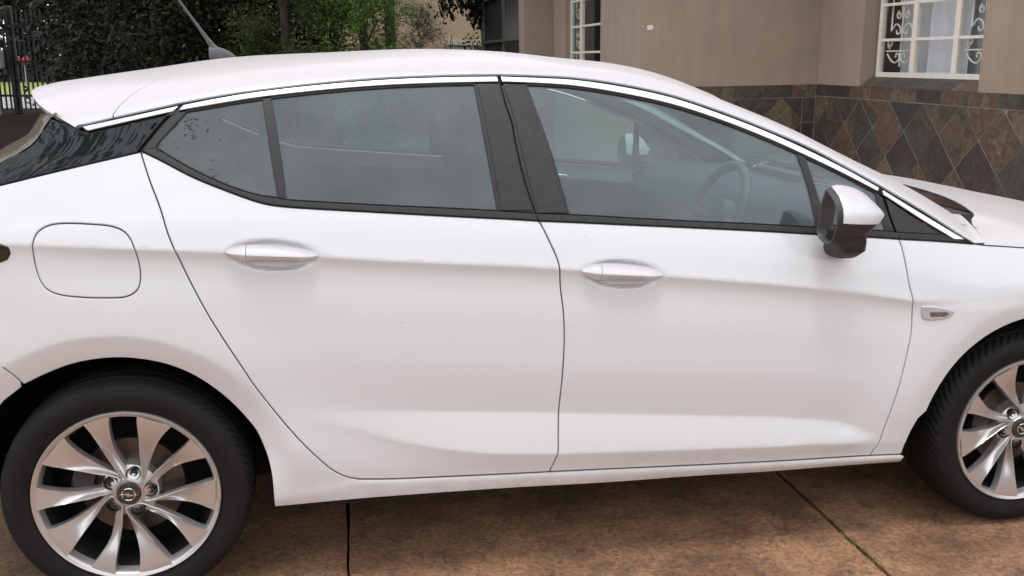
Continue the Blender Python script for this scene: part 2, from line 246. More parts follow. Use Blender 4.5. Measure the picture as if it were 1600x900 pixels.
CURVES = {
 'belt_r': [(0.0884, 1.2076), (0.1365, 1.1848), (0.2136, 1.1451), (0.2903, 1.1133), (0.3671, 1.0846), (0.3981, 1.0763), (0.4323, 1.071), (0.5238, 1.0627), (0.6848, 1.0501), (0.8502, 1.0372), (1.0201, 1.0248), (1.0913, 1.0187)],
 'belt_f': [(1.0913, 1.0187), (1.1953, 1.0118), (1.3757, 0.9991), (1.5617, 0.9861), (1.7535, 0.9718), (1.9056, 0.9592), (2.0786, 0.9455), (2.1687, 0.937)],
 'belt_s': [(2.1687, 0.937), (2.319, 0.9242), (2.4198, 0.9145)],
 'seal_r': [(0.1251, 1.2127), (0.2136, 1.1624), (0.2905, 1.1261), (0.3675, 1.0998), (0.4188, 1.0911), (0.4422, 1.0861), (0.5243, 1.0789), (0.6855, 1.0665), (0.8512, 1.0554), (0.9836, 1.0458), (1.0874, 1.0366)],
 'seal_f': [(1.0874, 1.0366), (1.1825, 1.0308), (1.3773, 1.0156), (1.5634, 1.002), (1.7166, 0.9917), (1.9077, 0.9764), (2.1291, 0.9595), (2.1648, 0.9556)],
 'seal_s': [(2.1648, 0.9556), (2.3214, 0.9411), (2.3529, 0.9328)],
 'gap_q': [(0.0884, 1.2076), (0.11, 1.1448), (0.138, 1.0733), (0.1546, 1.0126), (0.1681, 0.9738), (0.186, 0.9233), (0.2061, 0.8746), (0.2376, 0.8055), (0.2724, 0.7378), (0.3077, 0.6724), (0.3433, 0.6048), (0.4272, 0.4755), (0.4965, 0.388), (0.5289, 0.354), (0.5622, 0.3309), (0.5963, 0.3196)],
 'sill_gap': [(0.5963, 0.3196), (0.6655, 0.3139), (0.8418, 0.3076), (1.0228, 0.302), (1.1319, 0.2992), (1.3514, 0.2927), (1.596, 0.2847), (1.7977, 0.2793), (2.1328, 0.2731), (2.2457, 0.2685)],
 'gap_b': [(1.0913, 1.0187), (1.0978, 1.0105), (1.1216, 0.9604), (1.1395, 0.9182), (1.1459, 0.8894), (1.1503, 0.8383), (1.1583, 0.7734), (1.1618, 0.7053), (1.1603, 0.6135), (1.1557, 0.5168), (1.152, 0.4235), (1.15, 0.3594), (1.1319, 0.2992)],
 'gap_j': [(2.1687, 0.937), (2.1769, 0.9126), (2.1987, 0.7977), (2.2084, 0.7626), (2.2151, 0.6781), (2.2045, 0.5961), (2.1883, 0.4981), (2.1603, 0.3525), (2.1549, 0.3206), (2.1328, 0.2731)],
 'gap_bu': [(1.0202, 1.3905), (1.0306, 1.3212), (1.0427, 1.2713), (1.0476, 1.2187), (1.0629, 1.1227), (1.0872, 1.035), (1.0913, 1.0187)],
 'diag': [(0.1835, 1.3178), (0.1391, 1.2697), (0.0884, 1.2076)],
 'sill_low': [(0.3697, 0.2493), (0.5598, 0.2537), (0.6645, 0.2547), (1.025, 0.252), (1.3091, 0.2439), (1.604, 0.2422), (1.8092, 0.2367), (2.0714, 0.237), (2.2467, 0.2336)],
 'arch_r': [(-0.2194, 0.6344), (-0.1598, 0.6624), (-0.1004, 0.6841), (-0.0423, 0.6945), (0.0153, 0.6965), (0.0721, 0.6887), (0.1287, 0.6721), (0.1848, 0.6425), (0.2404, 0.5958), (0.2777, 0.5554), (0.3152, 0.5055), (0.3339, 0.4747), (0.3482, 0.4354), (0.3608, 0.3901), (0.3682, 0.3363), (0.3697, 0.2493)],
 'flare_r': [(-0.2029, 0.7165), (-0.1453, 0.7365), (-0.0881, 0.7508), (-0.0312, 0.7586), (0.0214, 0.7582), (0.0813, 0.7515), (0.1375, 0.7382), (0.1933, 0.7136), (0.2492, 0.679), (0.3051, 0.632), (0.3428, 0.5967)],
 'arch_f': [(2.5925, 0.681), (2.5383, 0.668), (2.4858, 0.647), (2.4361, 0.6135), (2.388, 0.5689), (2.3416, 0.5082), (2.2995, 0.4264), (2.2673, 0.3442), (2.2525, 0.29), (2.2456, 0.2646)],
 'fuel': [(-0.158, 0.9896), (-0.1464, 1.0195), (-0.1244, 1.0354), (-0.0953, 1.0415), (-0.0106, 1.0377), (0.0261, 1.0324), (0.0508, 1.0213), (0.0677, 0.9996), (0.0798, 0.9511), (0.0825, 0.9108), (0.0763, 0.8796), (0.0628, 0.866), (0.0437, 0.8588), (0.0138, 0.8575), (-0.0602, 0.8615), (-0.1041, 0.8682), (-0.1256, 0.8766), (-0.1382, 0.8863), (-0.1499, 0.9068), (-0.1578, 0.9494)],
 'crease_up': [(-0.2296, 0.9949), (-0.2081, 0.9938), (-0.1217, 0.9889), (0.083, 0.9762), (0.2858, 0.9623), (0.5272, 0.9437), (0.68, 0.9289), (0.8452, 0.916), (1.0151, 0.9044), (1.1457, 0.8912), (1.1988, 0.8867), (1.4528, 0.86), (1.7469, 0.8283), (1.8688, 0.8125), (2.0463, 0.7886), (2.2033, 0.7609), (2.2354, 0.7565)],
 'crease_valley': [(0.4481, 0.5349), (0.7995, 0.5054), (1.0211, 0.4876), (1.1523, 0.4771), (1.7858, 0.4236), (1.9652, 0.4015), (2.0351, 0.3867), (2.0769, 0.3716), (2.1028, 0.3532)],
 'crease_peak': [(0.4473, 0.5188), (0.5207, 0.4901), (0.6259, 0.46), (0.7106, 0.4274), (0.8178, 0.4004), (0.9289, 0.3798), (1.0188, 0.3703), (1.1505, 0.3604), (1.3435, 0.3528), (1.7846, 0.3351), (1.9377, 0.333), (2.1217, 0.3238)],
 'chrome_q_top': [(-0.0554, 1.2642), (0.056, 1.2881), (0.1804, 1.3154)],
 'chrome_q_bot': [(-0.04, 1.2521), (0.0565, 1.2743), (0.1666, 1.2991)],
 'chrome_r_top': [(0.1899, 1.317), (0.2751, 1.3336), (0.3711, 1.3488), (0.5344, 1.3676), (0.7032, 1.381), (0.8776, 1.3883), (1.0157, 1.3904)],
 'chrome_r_bot': [(0.176, 1.3006), (0.2752, 1.3179), (0.3709, 1.333), (0.5338, 1.3514), (0.7021, 1.3646), (0.876, 1.3715), (1.0182, 1.3743)],
 'chrome_f_top': [(1.0248, 1.3905), (1.1492, 1.3866), (1.2421, 1.3816), (1.3819, 1.3627), (1.5222, 1.3338), (1.6613, 1.2895), (1.8008, 1.2377), (1.9127, 1.1891), (2.0253, 1.1347), (2.1279, 1.0797)],
 'chrome_f_bot': [(1.0273, 1.3743), (1.1467, 1.3702), (1.239, 1.3635), (1.378, 1.3427), (1.5178, 1.3137), (1.657, 1.2712), (1.7963, 1.2185), (1.9082, 1.1699), (2.0213, 1.1172), (2.121, 1.0676)],
 'chrome_s_top': [(2.1375, 1.0742), (2.2561, 1.0054), (2.3935, 0.927)],
 'chrome_s_bot': [(2.1363, 1.0584), (2.2526, 0.986), (2.3543, 0.9274)],
 'rail': [(-0.2487, 1.2298), (-0.1585, 1.2511), (-0.0672, 1.2672), (0.0187, 1.2865), (0.1834, 1.3225), (0.2751, 1.3399), (0.3711, 1.3544), (0.5346, 1.3733), (0.7036, 1.3868), (0.8782, 1.3942), (1.0201, 1.3964), (1.1503, 1.3935), (1.2433, 1.3886), (1.3835, 1.3706), (1.5239, 1.3417), (1.6633, 1.2983), (1.8029, 1.2464), (1.9285, 1.1941), (2.0273, 1.1434), (2.1299, 1.0885), (2.2779, 1.0048), (2.4202, 0.9172)],
 'gq_a': [(0.2012, 1.3007), (0.2911, 1.3179), (0.3854, 1.3314)],
 'gq_b': [(0.3854, 1.3314), (0.3997, 1.2211), (0.4181, 1.0935)],
 'gq_tip': [(0.2012, 1.3007), (0.1582, 1.2544), (0.1295, 1.2225), (0.125, 1.215)],
 'gr_l': [(0.4104, 1.3338), (0.4291, 1.2208), (0.4438, 1.0868)],
 'gr_t': [(0.4104, 1.3338), (0.5337, 1.3474), (0.7019, 1.3604), (0.8756, 1.3681), (0.9467, 1.3699)],
 'gr_r': [(0.9467, 1.3699), (0.9618, 1.2149), (0.981, 1.0458)],
 'br_l': [(0.9575, 1.3708), (0.9749, 1.2147), (0.9922, 1.0464)],
 'br_r': [(1.0143, 1.3717), (1.0391, 1.2714), (1.0441, 1.2188), (1.0577, 1.1228), (1.0773, 1.0433)],
 'bf_l': [(1.0295, 1.3709), (1.0517, 1.2713), (1.0583, 1.2186), (1.0735, 1.1225), (1.0926, 1.0365)],
 'bf_r': [(1.093, 1.3684), (1.1353, 1.2177), (1.1731, 1.036)],
 'gf_l': [(1.1003, 1.3676), (1.1407, 1.2176), (1.1826, 1.0317)],
 'gf_t': [(1.1003, 1.3676), (1.1461, 1.366), (1.2383, 1.3592), (1.377, 1.3375), (1.5169, 1.3094), (1.6561, 1.2669), (1.7951, 1.2133), (1.8793, 1.1791)],
 'gf_r': [(1.8793, 1.1791), (1.8956, 1.0904), (1.9069, 0.9782)],
 'gv_l': [(1.909, 1.1647), (1.9275, 1.0638), (1.9479, 0.9734)],
 'gv_t': [(1.909, 1.1647), (2.02, 1.1111), (2.1117, 1.0643)],
 'gv_r': [(2.1117, 1.0643), (2.1192, 1.0151), (2.1271, 0.9605)],
 'gap_ju': [(2.1321, 1.0743), (2.1448, 1.0143), (2.1608, 0.9575), (2.1687, 0.937)],
 'sail_t': [(2.1455, 1.0511), (2.252, 0.9825), (2.3172, 0.9421)],
 'sail_l': [(2.1455, 1.0511), (2.1544, 0.9964), (2.1651, 0.9574)],
 'indic': [(2.2367, 0.7432), (2.2702, 0.7409), (2.3016, 0.7359), (2.3452, 0.7213), (2.3378, 0.7128), (2.3284, 0.7054), (2.2947, 0.6985), (2.2459, 0.7047)],
 'indic_in': [(2.2642, 0.7245), (2.3189, 0.7229), (2.3295, 0.7159), (2.3161, 0.7076), (2.2678, 0.7079)],
 'c_edge': [(0.0854, 1.2038), (-0.0157, 1.1811), (-0.1194, 1.1574), (-0.2357, 1.1298)],
 'c_rear': [(-0.1319, 1.2845), (-0.1697, 1.2242), (-0.2421, 1.18)],
 'c_top': [(0.1667, 1.2975), (0.0566, 1.272), (-0.0398, 1.2498)],
 'bump_gap': [(-0.2607, 0.6963), (-0.2374, 0.6673), (-0.2194, 0.6344)],
 'bonnet_gap': [(2.4198, 0.9145), (2.458, 0.9092), (2.5231, 0.904), (2.5892, 0.8981)],
 'pillar_gap': [(2.399, 1.0067), (2.4339, 0.9608), (2.4603, 0.9097)],
 'roof_gap': [(0.0186, 1.288), (0.0311, 1.322), (0.044, 1.3501), (0.0558, 1.3675), (0.1002, 1.3994)],
 'lamp': [(-0.2087, 0.9727), (-0.2104, 0.989), (-0.2293, 0.9987), (-0.2361, 0.9496), (-0.2179, 0.9571)],
 'handle_r': [(0.2886, 0.9605), (0.5161, 0.9455), (0.4013, 0.9717), (0.3988, 0.9282)],
 'handle_f': [(1.2047, 0.8818), (1.4381, 0.8631), (1.3245, 0.895), (1.3269, 0.846)],
 'arch_rear': [-0.0107, 0.3195, 0.3765, 0.4422],
 'arch_front': [2.662, 0.317, 0.3745, 0.43],
 'bowls': [(0.4024, 0.95, 0.113, 0.0405, -0.0659), (1.3214, 0.8694, 0.113, 0.0405, -0.0801)],
 'mirror_face': [(-0.9324, 1.0976), (-0.9772, 1.0741), (-1.0028, 1.0415), (-1.0036, 0.9982), (-0.9808, 0.9553), (-0.9405, 0.9494), (-0.9056, 0.9664), (-0.9063, 1.0046), (-0.9126, 1.0505)],
}

# ---- the side of the car as a height field: half-width w(x, z), creases from CURVES
def _lin(c, x):
    c = np.array(sorted(c)); return np.interp(x, c[:, 0], c[:, 1])
def sstep(a, b, x):
    t = np.clip((x - a) / (b - a), 0, 1); return t * t * (3 - 2 * t)
class Surf:
    X0, X1, DX, Z0, Z1, DZ = -0.84, 3.60, 0.008, 0.14, 1.46, 0.0015
    def __init__(s, C):
        s.xs = np.arange(s.X0, s.X1 + 1e-6, s.DX); s.zs = np.arange(s.Z0, s.Z1 + 1e-6, s.DZ)
        W = np.zeros((len(s.xs), len(s.zs)))
        px = [-.84, -.72, -.55, -.3, 0, .4, .9, 2.0, 2.5, 2.8, 3.05, 3.3, 3.6]
        pw = [.790, .822, .860, .887, .8985, .9025, .9045, .9045, .901, .889, .865, .81, .66]
        w0 = np.interp(s.xs, px, pw)
        k = np.hanning(61); k /= k.sum()
        w0 = np.convolve(np.pad(w0, 30, mode='edge'), k, 'valid')
        zc = _lin(C['crease_up'], s.xs); zp = _lin(C['crease_peak'], s.xs); zv = _lin(C['crease_valley'], s.xs)
        zs_ = _lin(list(C['sill_gap']) + [(.37, .297), (.48, .306)], s.xs); zb = _lin(C['sill_low'], s.xs) * 0 + .232
        zc = np.where(s.xs < .1, zc, zc)
        zsh = np.interp(s.xs, [-.8, -.2, .3, 1.1, 2.2, 2.5, 3.5], [1.02, 1.075, 1.075, 1.02, .95, .93, .80])
        aP = sstep(.42, .95, s.xs) * (1 - sstep(2.03, 2.15, s.xs))      # lower door sculpting fades at both ends
        aC = 1 - sstep(2.15, 2.42, s.xs)                                # upper crease fades into the front fender
        aC = np.where(s.xs < 0, .55 + .45 * sstep(-.5, .2, s.xs), aC)
        for i, x in enumerate(s.xs):
            a, c = aP[i], aC[i]; e_ = float(sstep(.50, .64, x))
            zci, zpi, zvi = zc[i], zp[i], max(zv[i], zp[i] + .012)
            zm = .5 * (zvi + zci) - .035
            op = (1 - a) * -.007 + a * .0045; ov = (1 - a) * (-.007 + .03 * (zvi - zpi)) + a * -.0130
            K = [(zb[i] - .12, -.10, .6, .6), (zb[i], -.034, .8, .55), (zs_[i] - .012, -.0125, .10 + .05 * e_, .10 + .05 * e_), (zs_[i] + .004, -.0115 - .003 * e_, .08 - .03 * e_, .08 + .02 * e_ + .14 * a),
                 (zpi, op, .03 + .28 * a, .03 - .15 * a),
                 (zvi, ov, .03 - .25 * a, .03 + .11 * a),
                 (zm, .0040 * c, 0.0, 0.0),
                 (zci - .160, .0034 * c, -.015 * c, -.015 * c), (zci - .085, -.0018 * c, -.125 * c, -.125 * c), (zci - .040, -.0045 * c, .0, .0),
                 (zci, .0035 * c - .004 * (1 - c), (.42 * c - .05 * (1 - c)), -.25 * c - .10 * (1 - c))]
            d = max(zsh[i] - zci, .03)
            K.append((zsh[i], K[-1][1] - d * .265, -.40, -.40))
            h = .45
            K.append((zsh[i] + h, K[-1][1] - (.40 * h + .475 * h * h), -(.40 + .95 * h), -(.40 + .95 * h)))
            W[i] = w0[i] + s.hermite(K, s.zs)
        # rear greenhouse draws in towards the tail
        Z = s.zs[None, :]; X = s.xs[:, None]
        W -= .085 * sstep(.55, -.75, X) * sstep(1.0, 1.3, Z)
        # wheel arch lips
        for cx, cz, r1, dep in ((C['arch_rear'][0], C['arch_rear'][1], C['arch_rear'][3], .30), (C['arch_front'][0], C['arch_front'][1], C['arch_front'][3], .12)):
            r = np.hypot(X - cx, Z - cz); up = sstep(-.03, .12, Z - cz)
            W += up * (.010 * np.exp(-((r - r1) / .11) ** 2) - dep * np.clip(r1 - r, 0, .09))
        # scooped bowls behind the door handles
        for hx, hz, ax, az, sl in C['bowls']:
            q = ((X - hx) / ax) ** 2 + ((Z - hz - sl * (X - hx)) / az) ** 2
            W -= .0155 * (1 - sstep(.52, 1.0, q))
        def blur(A, ax, sig, mode='edge', **k):
            r = int(sig * 3 + 1); g = np.exp(-.5 * (np.arange(-r, r + 1) / sig) ** 2); g /= g.sum()
            P = np.pad(A, [(r, r) if q == ax else (0, 0) for q in (0, 1)], mode=mode, **k); n_ = A.shape[ax]
            return sum(g[j] * (P[j:j + n_] if ax == 0 else P[:, j:j + n_]) for j in range(2 * r + 1))
        W = blur(blur(W, 1, 1.35), 0, 1.0)
        # the glasshouse is one smooth sheet: iron out what is above the shoulder
        B = blur(blur(W, 0, 7.0, 'reflect', reflect_type='odd'), 1, 14.0, 'reflect', reflect_type='odd')
        k = sstep(.015, .075, Z - zsh[:, None]); W = W * (1 - k) + B * k
        s.W = W; s.gx, s.gz = np.gradient(W, s.DX, s.DZ)
    @staticmethod
    def hermite(K, z):
        out = np.zeros_like(z)
        for (z0, o0, _, m0), (z1, o1, m1, _) in zip(K[:-1], K[1:]):
            h = z1 - z0
            if h <= 1e-6: continue
            t = (z - z0) / h; m = (t >= 0) & (t <= 1); t = t[m]
            out[m] = (2*t**3-3*t**2+1)*o0 + (t**3-2*t**2+t)*h*m0 + (-2*t**3+3*t**2)*o1 + (t**3-t**2)*h*m1
        out[z < K[0][0]] = K[0][1]; out[z > K[-1][0]] = K[-1][1] - (z[z > K[-1][0]] - K[-1][0]) * .8
        return out
    def samp(s, A, x, z):
        u = np.clip((np.asarray(x) - s.X0) / s.DX, 0, len(s.xs) - 1.001); v = np.clip((np.asarray(z) - s.Z0) / s.DZ, 0, len(s.zs) - 1.001)
        i = u.astype(int); j = v.astype(int); u = u - i; v = v - j
        return A[i, j]*(1-u)*(1-v) + A[i+1, j]*u*(1-v) + A[i, j+1]*(1-u)*v + A[i+1, j+1]*u*v
    def w(s, x, z): return s.samp(s.W, x, z)
    def n(s, x, z):      # outward normal on the near (-y) side
        a = s.samp(s.gx, x, z); b = s.samp(s.gz, x, z); n = np.stack([-a, -np.ones_like(a), -b], -1)
        return n / np.linalg.norm(n, axis=-1, keepdims=True)

# ------------------------------------------------------------------ the car
S = Surf(CURVES)
def cv(name, step=.008): return smooth_curve(CURVES[name], step)
def chain(*parts):
    """join polylines end to end into a closed ring, dropping doubled points"""
    P = np.vstack(parts); keep = [0]
    for i in range(1, len(P)):
        if np.linalg.norm(P[i] - P[keep[-1]]) > .0018: keep.append(i)
    if np.linalg.norm(P[keep[-1]] - P[keep[0]]) < .0018: keep.pop()
    P = P[keep]; a = .5 * np.sum(P[:, 0] * np.roll(P[:, 1], -1) - np.roll(P[:, 0], -1) * P[:, 1])
    return P if a > 0 else P[::-1]
def dense(P, step=.012):
    P = np.asarray(P, float); out = []
    for a, b in zip(P, np.roll(P, -1, 0)):
        n = max(1, int(np.linalg.norm(b - a) / step)); out += [a + (b - a) * k / n for k in range(n)]
    return np.array(out)
def dense_open(P, step=.02):
    P = np.asarray(P, float); return np.vstack([np.linspace(a, b, max(1, int(np.linalg.norm(b - a) / step)), endpoint=False) for a, b in zip(P[:-1], P[1:])] + [P[-1:]])
def rev(P): return np.asarray(P)[::-1]
def ring_normals(P):
    e = np.roll(P, -1, 0) - P; e /= np.linalg.norm(e, axis=1, keepdims=True) + 1e-12
    n = np.stack([-e[:, 1], e[:, 0]], -1); m = n + np.roll(n, 1, 0); l = np.linalg.norm(m, axis=1, keepdims=True); m /= l + 1e-9
    k = 1 / np.clip((m * n).sum(1, keepdims=True), .42, 1); return m, k
def inset(P, d):
    m, k = ring_normals(P); return P + m * k * d
def seg_dist(Q, P):
    A = P; B = np.roll(P, -1, 0); out = np.full(len(Q), 9.0)
    for a, b in zip(A, B):
        d = b - a; t = np.clip(((Q - a) @ d) / (d @ d + 1e-12), 0, 1); out = np.minimum(out, np.linalg.norm(Q - a - t[:, None] * d, axis=1))
    return out
def inside(Q, P):
    x, y = Q[:, 0], Q[:, 1]; r = np.zeros(len(Q), bool); A = P; B = np.roll(P, -1, 0)
    for (x1, y1), (x2, y2) in zip(A, B):
        c = (y1 > y) != (y2 > y)
        if c.any(): r ^= c & (x < (x2 - x1) * (y - y1) / (y2 - y1 + 1e-15) + x1)
    return r
CREASES = [smooth_curve(CURVES[k], .014) for k in ('crease_up', 'crease_peak', 'crease_valley')]; CREASE = np.vstack(CREASES)
def put(xz, off=0.0, side=-1):
    xz = np.asarray(xz); n = S.n(xz[:, 0], xz[:, 1]); P = np.stack([xz[:, 0], -S.w(xz[:, 0], xz[:, 1]), xz[:, 1]], -1) + n * (off[:, None] if hasattr(off, 'shape') else off)
    if side > 0: P = P * [1, -1, 1]; n = n * [1, -1, 1]
    return P, n
def panel(name, ring, m, parent, holes=(), off=0.0, gap=.0018, rnd=.0028, depth=.016, gx=.022, gz=.007, side=-1, sharp_edge=.0030, bulge=None):
    """a sheet cut to `ring` (x, z) from the body side, with rolled edges and a return flange"""
    if side > 0: gx, gz = gx * 1.8, gz * 1.8
    rings = [np.asarray(ring)] + [h[::-1] for h in holes]          # holes run clockwise: inset moves away from the hole
    A = [inset(r, gap) for r in rings]; B = [inset(r, gap + rnd) for r in rings]
    x0, z0 = B[0].min(0); x1, z1 = B[0].max(0)
    X, Z = np.meshgrid(np.arange(x0, x1, gx), np.arange(z0, z1, gz), indexing='ij'); X[:, 1::2] += gx * .5
    Q = np.stack([X.ravel(), Z.ravel()], -1); k = inside(Q, B[0])
    for h in B[1:]: k &= ~inside(Q, h)
    Q = Q[k]; sc = np.array([1.0, gx / gz * .6]) if gx / gz < 4 else np.array([1.0, 2.0])
    if len(Q):
        dd = np.min([seg_dist(Q, b) for b in B], 0); Q = Q[dd > .0045]
    if m == 'white_paint' and side < 0 and bulge is None and len(Q):
        L_ = np.vstack([CREASE + [0, d] for d in (-.0019, .0019)]); L_ = L_[inside(L_, B[0])]
        for h in B[1:]: L_ = L_[~inside(L_, h)] if len(L_) else L_
        if len(L_):
            L_ = L_[np.min([seg_dist(L_, b) for b in B], 0) > .004]
            zt = [np.abs(Q[:, 1] - np.interp(Q[:, 0], c_[:, 0], c_[:, 1], left=9, right=9)) for c_ in CREASES]; Q = np.vstack([Q[np.min(zt, 0) > .0050], L_])
    pts, edges, idx = [], [], []
    for b in B:
        s = len(pts); pts += [tuple(p) for p in b]; idx.append(range(s, len(pts))); edges += [(s + i, s + (i + 1) % len(b)) for i in range(len(b))]
    nb = len(pts); pts += [tuple(p) for p in Q]
    V2, _, F2, ov, _, _ = delaunay_2d_cdt([Vector((p[0] * sc[0], p[1] * sc[1])) for p in pts], edges, [], 0, 1e-7)
    V2 = np.array([(v[0] / sc[0], v[1] / sc[1]) for v in V2]); back = {}
    for i, o in enumerate(ov):
        for q in o: back[q] = i
    F2 = np.array([tuple(f) for f in F2]); ce = V2[F2].mean(1); k = inside(ce, B[0])
    for h in B[1:]: k &= ~inside(ce, h)
    F = [tuple(int(i) for i in f) for f in F2[k]]
    o_in = off if bulge is None else off + bulge(V2)
    P, n = put(V2, o_in); V = list(P); NN = list(n); base = len(V)
    for b, a, ix in zip(B, A, idx):
        m_, _ = ring_normals(a); out = -m_; K = len(a)
        ob = off if bulge is None else off + bulge(a)
        Pa, na = put(a, ob - sharp_edge * .8); o3 = np.stack([out[:, 0], 0 * out[:, 0], out[:, 1]], -1); na2 = na * .62 + o3 * .78
        s = len(V); V += list(Pa); NN += list(na2)
        Pf, nf = put(a, ob - sharp_edge * .8); s2 = len(V); V += list(Pf); NN += list(o3)
        Pg, ng = put(a, ob - depth); s3 = len(V); V += list(Pg); NN += list(o3)
        for i in range(K):
            j = (i + 1) % K
            bi, bj = back.get(ix[i]), back.get(ix[j])
            if bi is not None and bj is not None and bi != bj: F.append((s + i, s + j, bj, bi))
            F.append((s3 + i, s3 + j, s2 + j, s2 + i))
    V = np.array(V); NN = np.array(NN); NN /= np.linalg.norm(NN, axis=1, keepdims=True) + 1e-9
    if side > 0: V = V * [1, -1, 1]; NN = NN * [1, -1, 1]; F = [f[::-1] for f in F]
    return emit(name, V, F, m, parent, NN)
def ribbon(name, curve, width, off, m, parent, side=-1, normal_off=0):
    """a backing strip that follows a curve on the body side"""
    c = np.asarray(curve); t = np.gradient(c, axis=0); t /= np.linalg.norm(t, axis=1, keepdims=True) + 1e-9; nn = np.stack([-t[:, 1], t[:, 0]], -1)
    P = np.stack([put(c + nn * width * k, off, side)[0] for k in (-.5, 0, .5)]); V, F = grid(P, flip=side > 0)
    return emit(name, V, F, m, parent)

car = empty('hatchback_car', (0, 0, 0), label='white five door hatchback parked on the red brown concrete driveway', cat='car')

# ---- curves that bound the panels
belt_r, belt_f, belt_s = cv('belt_r'), cv('belt_f'), cv('belt_s')
seal_r, seal_f, seal_s = cv('seal_r'), cv('seal_f'), cv('seal_s')
gap_q, gap_b, gap_j, gap_bu, gap_ju = cv('gap_q'), cv('gap_b'), cv('gap_j'), cv('gap_bu'), cv('gap_ju')
sill_gap, sill_low = cv('sill_gap'), cv('sill_low'); arch_r = cv('arch_r'); rail = cv('rail')
def cut(c, x0, x1):
    m = (c[:, 0] > min(x0, x1) + .003) & (c[:, 0] < max(x0, x1) - .003); ends = sorted([x0, x1])
    e = [np.array([x, np.interp(x, c[:, 0], c[:, 1])]) for x in ends]; return np.vstack([e[:1], c[m], e[1:]])
xB, xJ, xK = gap_b[-1, 0], gap_j[-1, 0], gap_q[-1, 0]
sg_rear, sg_front, sg_tail = cut(sill_gap, xK, xB), cut(sill_gap, xB, xJ), cut(sill_gap, xJ, 2.2405)
rear_door_ring = chain(belt_r, gap_b[1:], rev(sg_rear), rev(gap_q)[1:])
front_door_ring = chain(belt_f, gap_j[1:], rev(sg_front), rev(gap_b)[1:])
# the front wheel arch is a circle about the hub; traced behind the wheel, carried on over it
a0 = np.linspace(R(197), R(-8), 60); fa = np.stack([2.662 + .3745 * np.cos(a0), .317 + .3745 * np.sin(a0)], -1)
arch_f = smooth_curve([(2.2412, .2717), (2.2435, .30), (2.255, .345), (2.277, .397)], .01)
fa = fa[a0 < R(166.5)]
bon = smooth_curve(list(CURVES['bonnet_gap']) + [(2.72, .888), (2.95, .862), (3.15, .825), (3.30, .775)], .012)
fender_ring = chain(belt_s, bon[2:], dense_open([(3.34, .74), (3.37, .60), (3.37, .30), (3.30, .235), (3.045, .235)]), rev(fa), rev(arch_f)[1:], rev(sg_tail)[1:], rev(gap_j)[1:])
c_edge = cv('c_edge'); bump = cv('bump_gap', .01)
fl = CURVES['fuel']; fuel_ring = chain(smooth_curve(fl + [fl[0]], .007))
qtail = dense_open([(c_edge[-1][0], c_edge[-1][1]), (-.42, 1.085), (-.56, 1.03), (-.66, .97), (-.70, .88), (-.70, .70), (-.60, .665), (-.45, .635), (-.33, .662)], .02)
quarter_ring = chain(c_edge, qtail[1:], bump[1:], arch_r[1:], sill_low[1:], np.array([(2.248, .242), (2.2495, .262)]), rev(sill_gap)[1:], rev(gap_q)[1:])
bumper_ring = chain(dense_open([(-.33, .662), (-.45, .635), (-.60, .665), (-.70, .70), (-.72, .66), (-.74, .5), (-.73, .33), (-.66, .26), (-.40, .25)]),
                    np.array([(-.372, .262), (-.385, .33), (-.378, .40), (-.352, .478), (-.318, .54), (-.27, .594), (-.225, .628)]), rev(bump)[1:])
rail_band = .012
chr_r_top, chr_r_bot = cv('chrome_r_top'), cv('chrome_r_bot'); chr_f_top, chr_f_bot = cv('chrome_f_top'), cv('chrome_f_bot'); chr_s_top, chr_s_bot = cv('chrome_s_top'), cv('chrome_s_bot')
diag = cv('diag')
rear_frame_ring = chain(diag[::-1], chr_r_bot[1:-1], gap_bu[2:], rev(seal_r)[1:-3], np.array([CURVES['seal_r'][0]]))
front_frame_ring = chain(chr_f_bot[1:], gap_ju[3:-3], rev(seal_f)[1:-1], rev(gap_bu)[2:-3])

def bulge_of(top, bot, h):
    def f(P):
        zt = np.interp(P[:, 0], top[:, 0], top[:, 1]); zb = np.interp(P[:, 0], bot[:, 0], bot[:, 1]); u = np.clip((P[:, 1] - zb) / (zt - zb + 1e-6), 0, 1)
        return h * np.sqrt(np.clip(1 - (2 * u - 1) ** 2, 0, 1))
    return f
class Handle: pass
def door_handle(parent, key, side):
    q = CURVES[key]; (xa, za), (xb, zb), (xt, zt), (xu, zu) = q; hh = abs(zt - zu) * .55; sl = (zb - za) / (xb - xa)
    def half(u): return max(1e-4, (1 - abs(2 * u - 1) ** 3.2)) ** .60
    def sect(u0, u1, n):
        rows = []
        for u in np.linspace(u0, u1, n):
            x = xa + (xb - xa) * u; zc = za + sl * (x - xa) + .002; h = hh * half(u) * (1 - .15 * sstep(.15, .95, u)); o0 = .006 + .025 * min(1, half(u) * 1.15); bow = .010 * half(u)
            w0 = S.w(x, zc + .055) * .5 + S.w(x, zc - .055) * .5 - .002
            arch = sstep(.24, .34, u) * (1 - sstep(.72, .82, u))           # finger gap under the grip
            zl = -h * (1 - .26 * arch)
            prof = [(h * .55, -.004), (h, o0 * .30), (h * .90, o0 * .66), (h * .45, o0 + bow * .15), (h * .05, o0 + bow * .62), (-h * .03, o0 + bow * .60), (zl * .84, o0 * .42), (zl, o0 * .10), (zl * .72, -.010 + .012 * arch)]
            rows.append([(x, side * (w0 + o), zc + dz) for dz, o in prof])
        return rows
    out = []
    for nm, u0, u1, n in (('handle_grip', .228, .999, 34), ('handle_cap', .001, .222, 14)):
        V, F = grid(sect(u0, u1, n), flip=side > 0); F = F + [tuple(range(9))[::side], tuple(range(len(V) - 9, len(V)))[::-side]]
        out.append((V, F))
    V, F = join(out); return emit('door_handle', V, F, 'white_paint', parent, sharp=38)

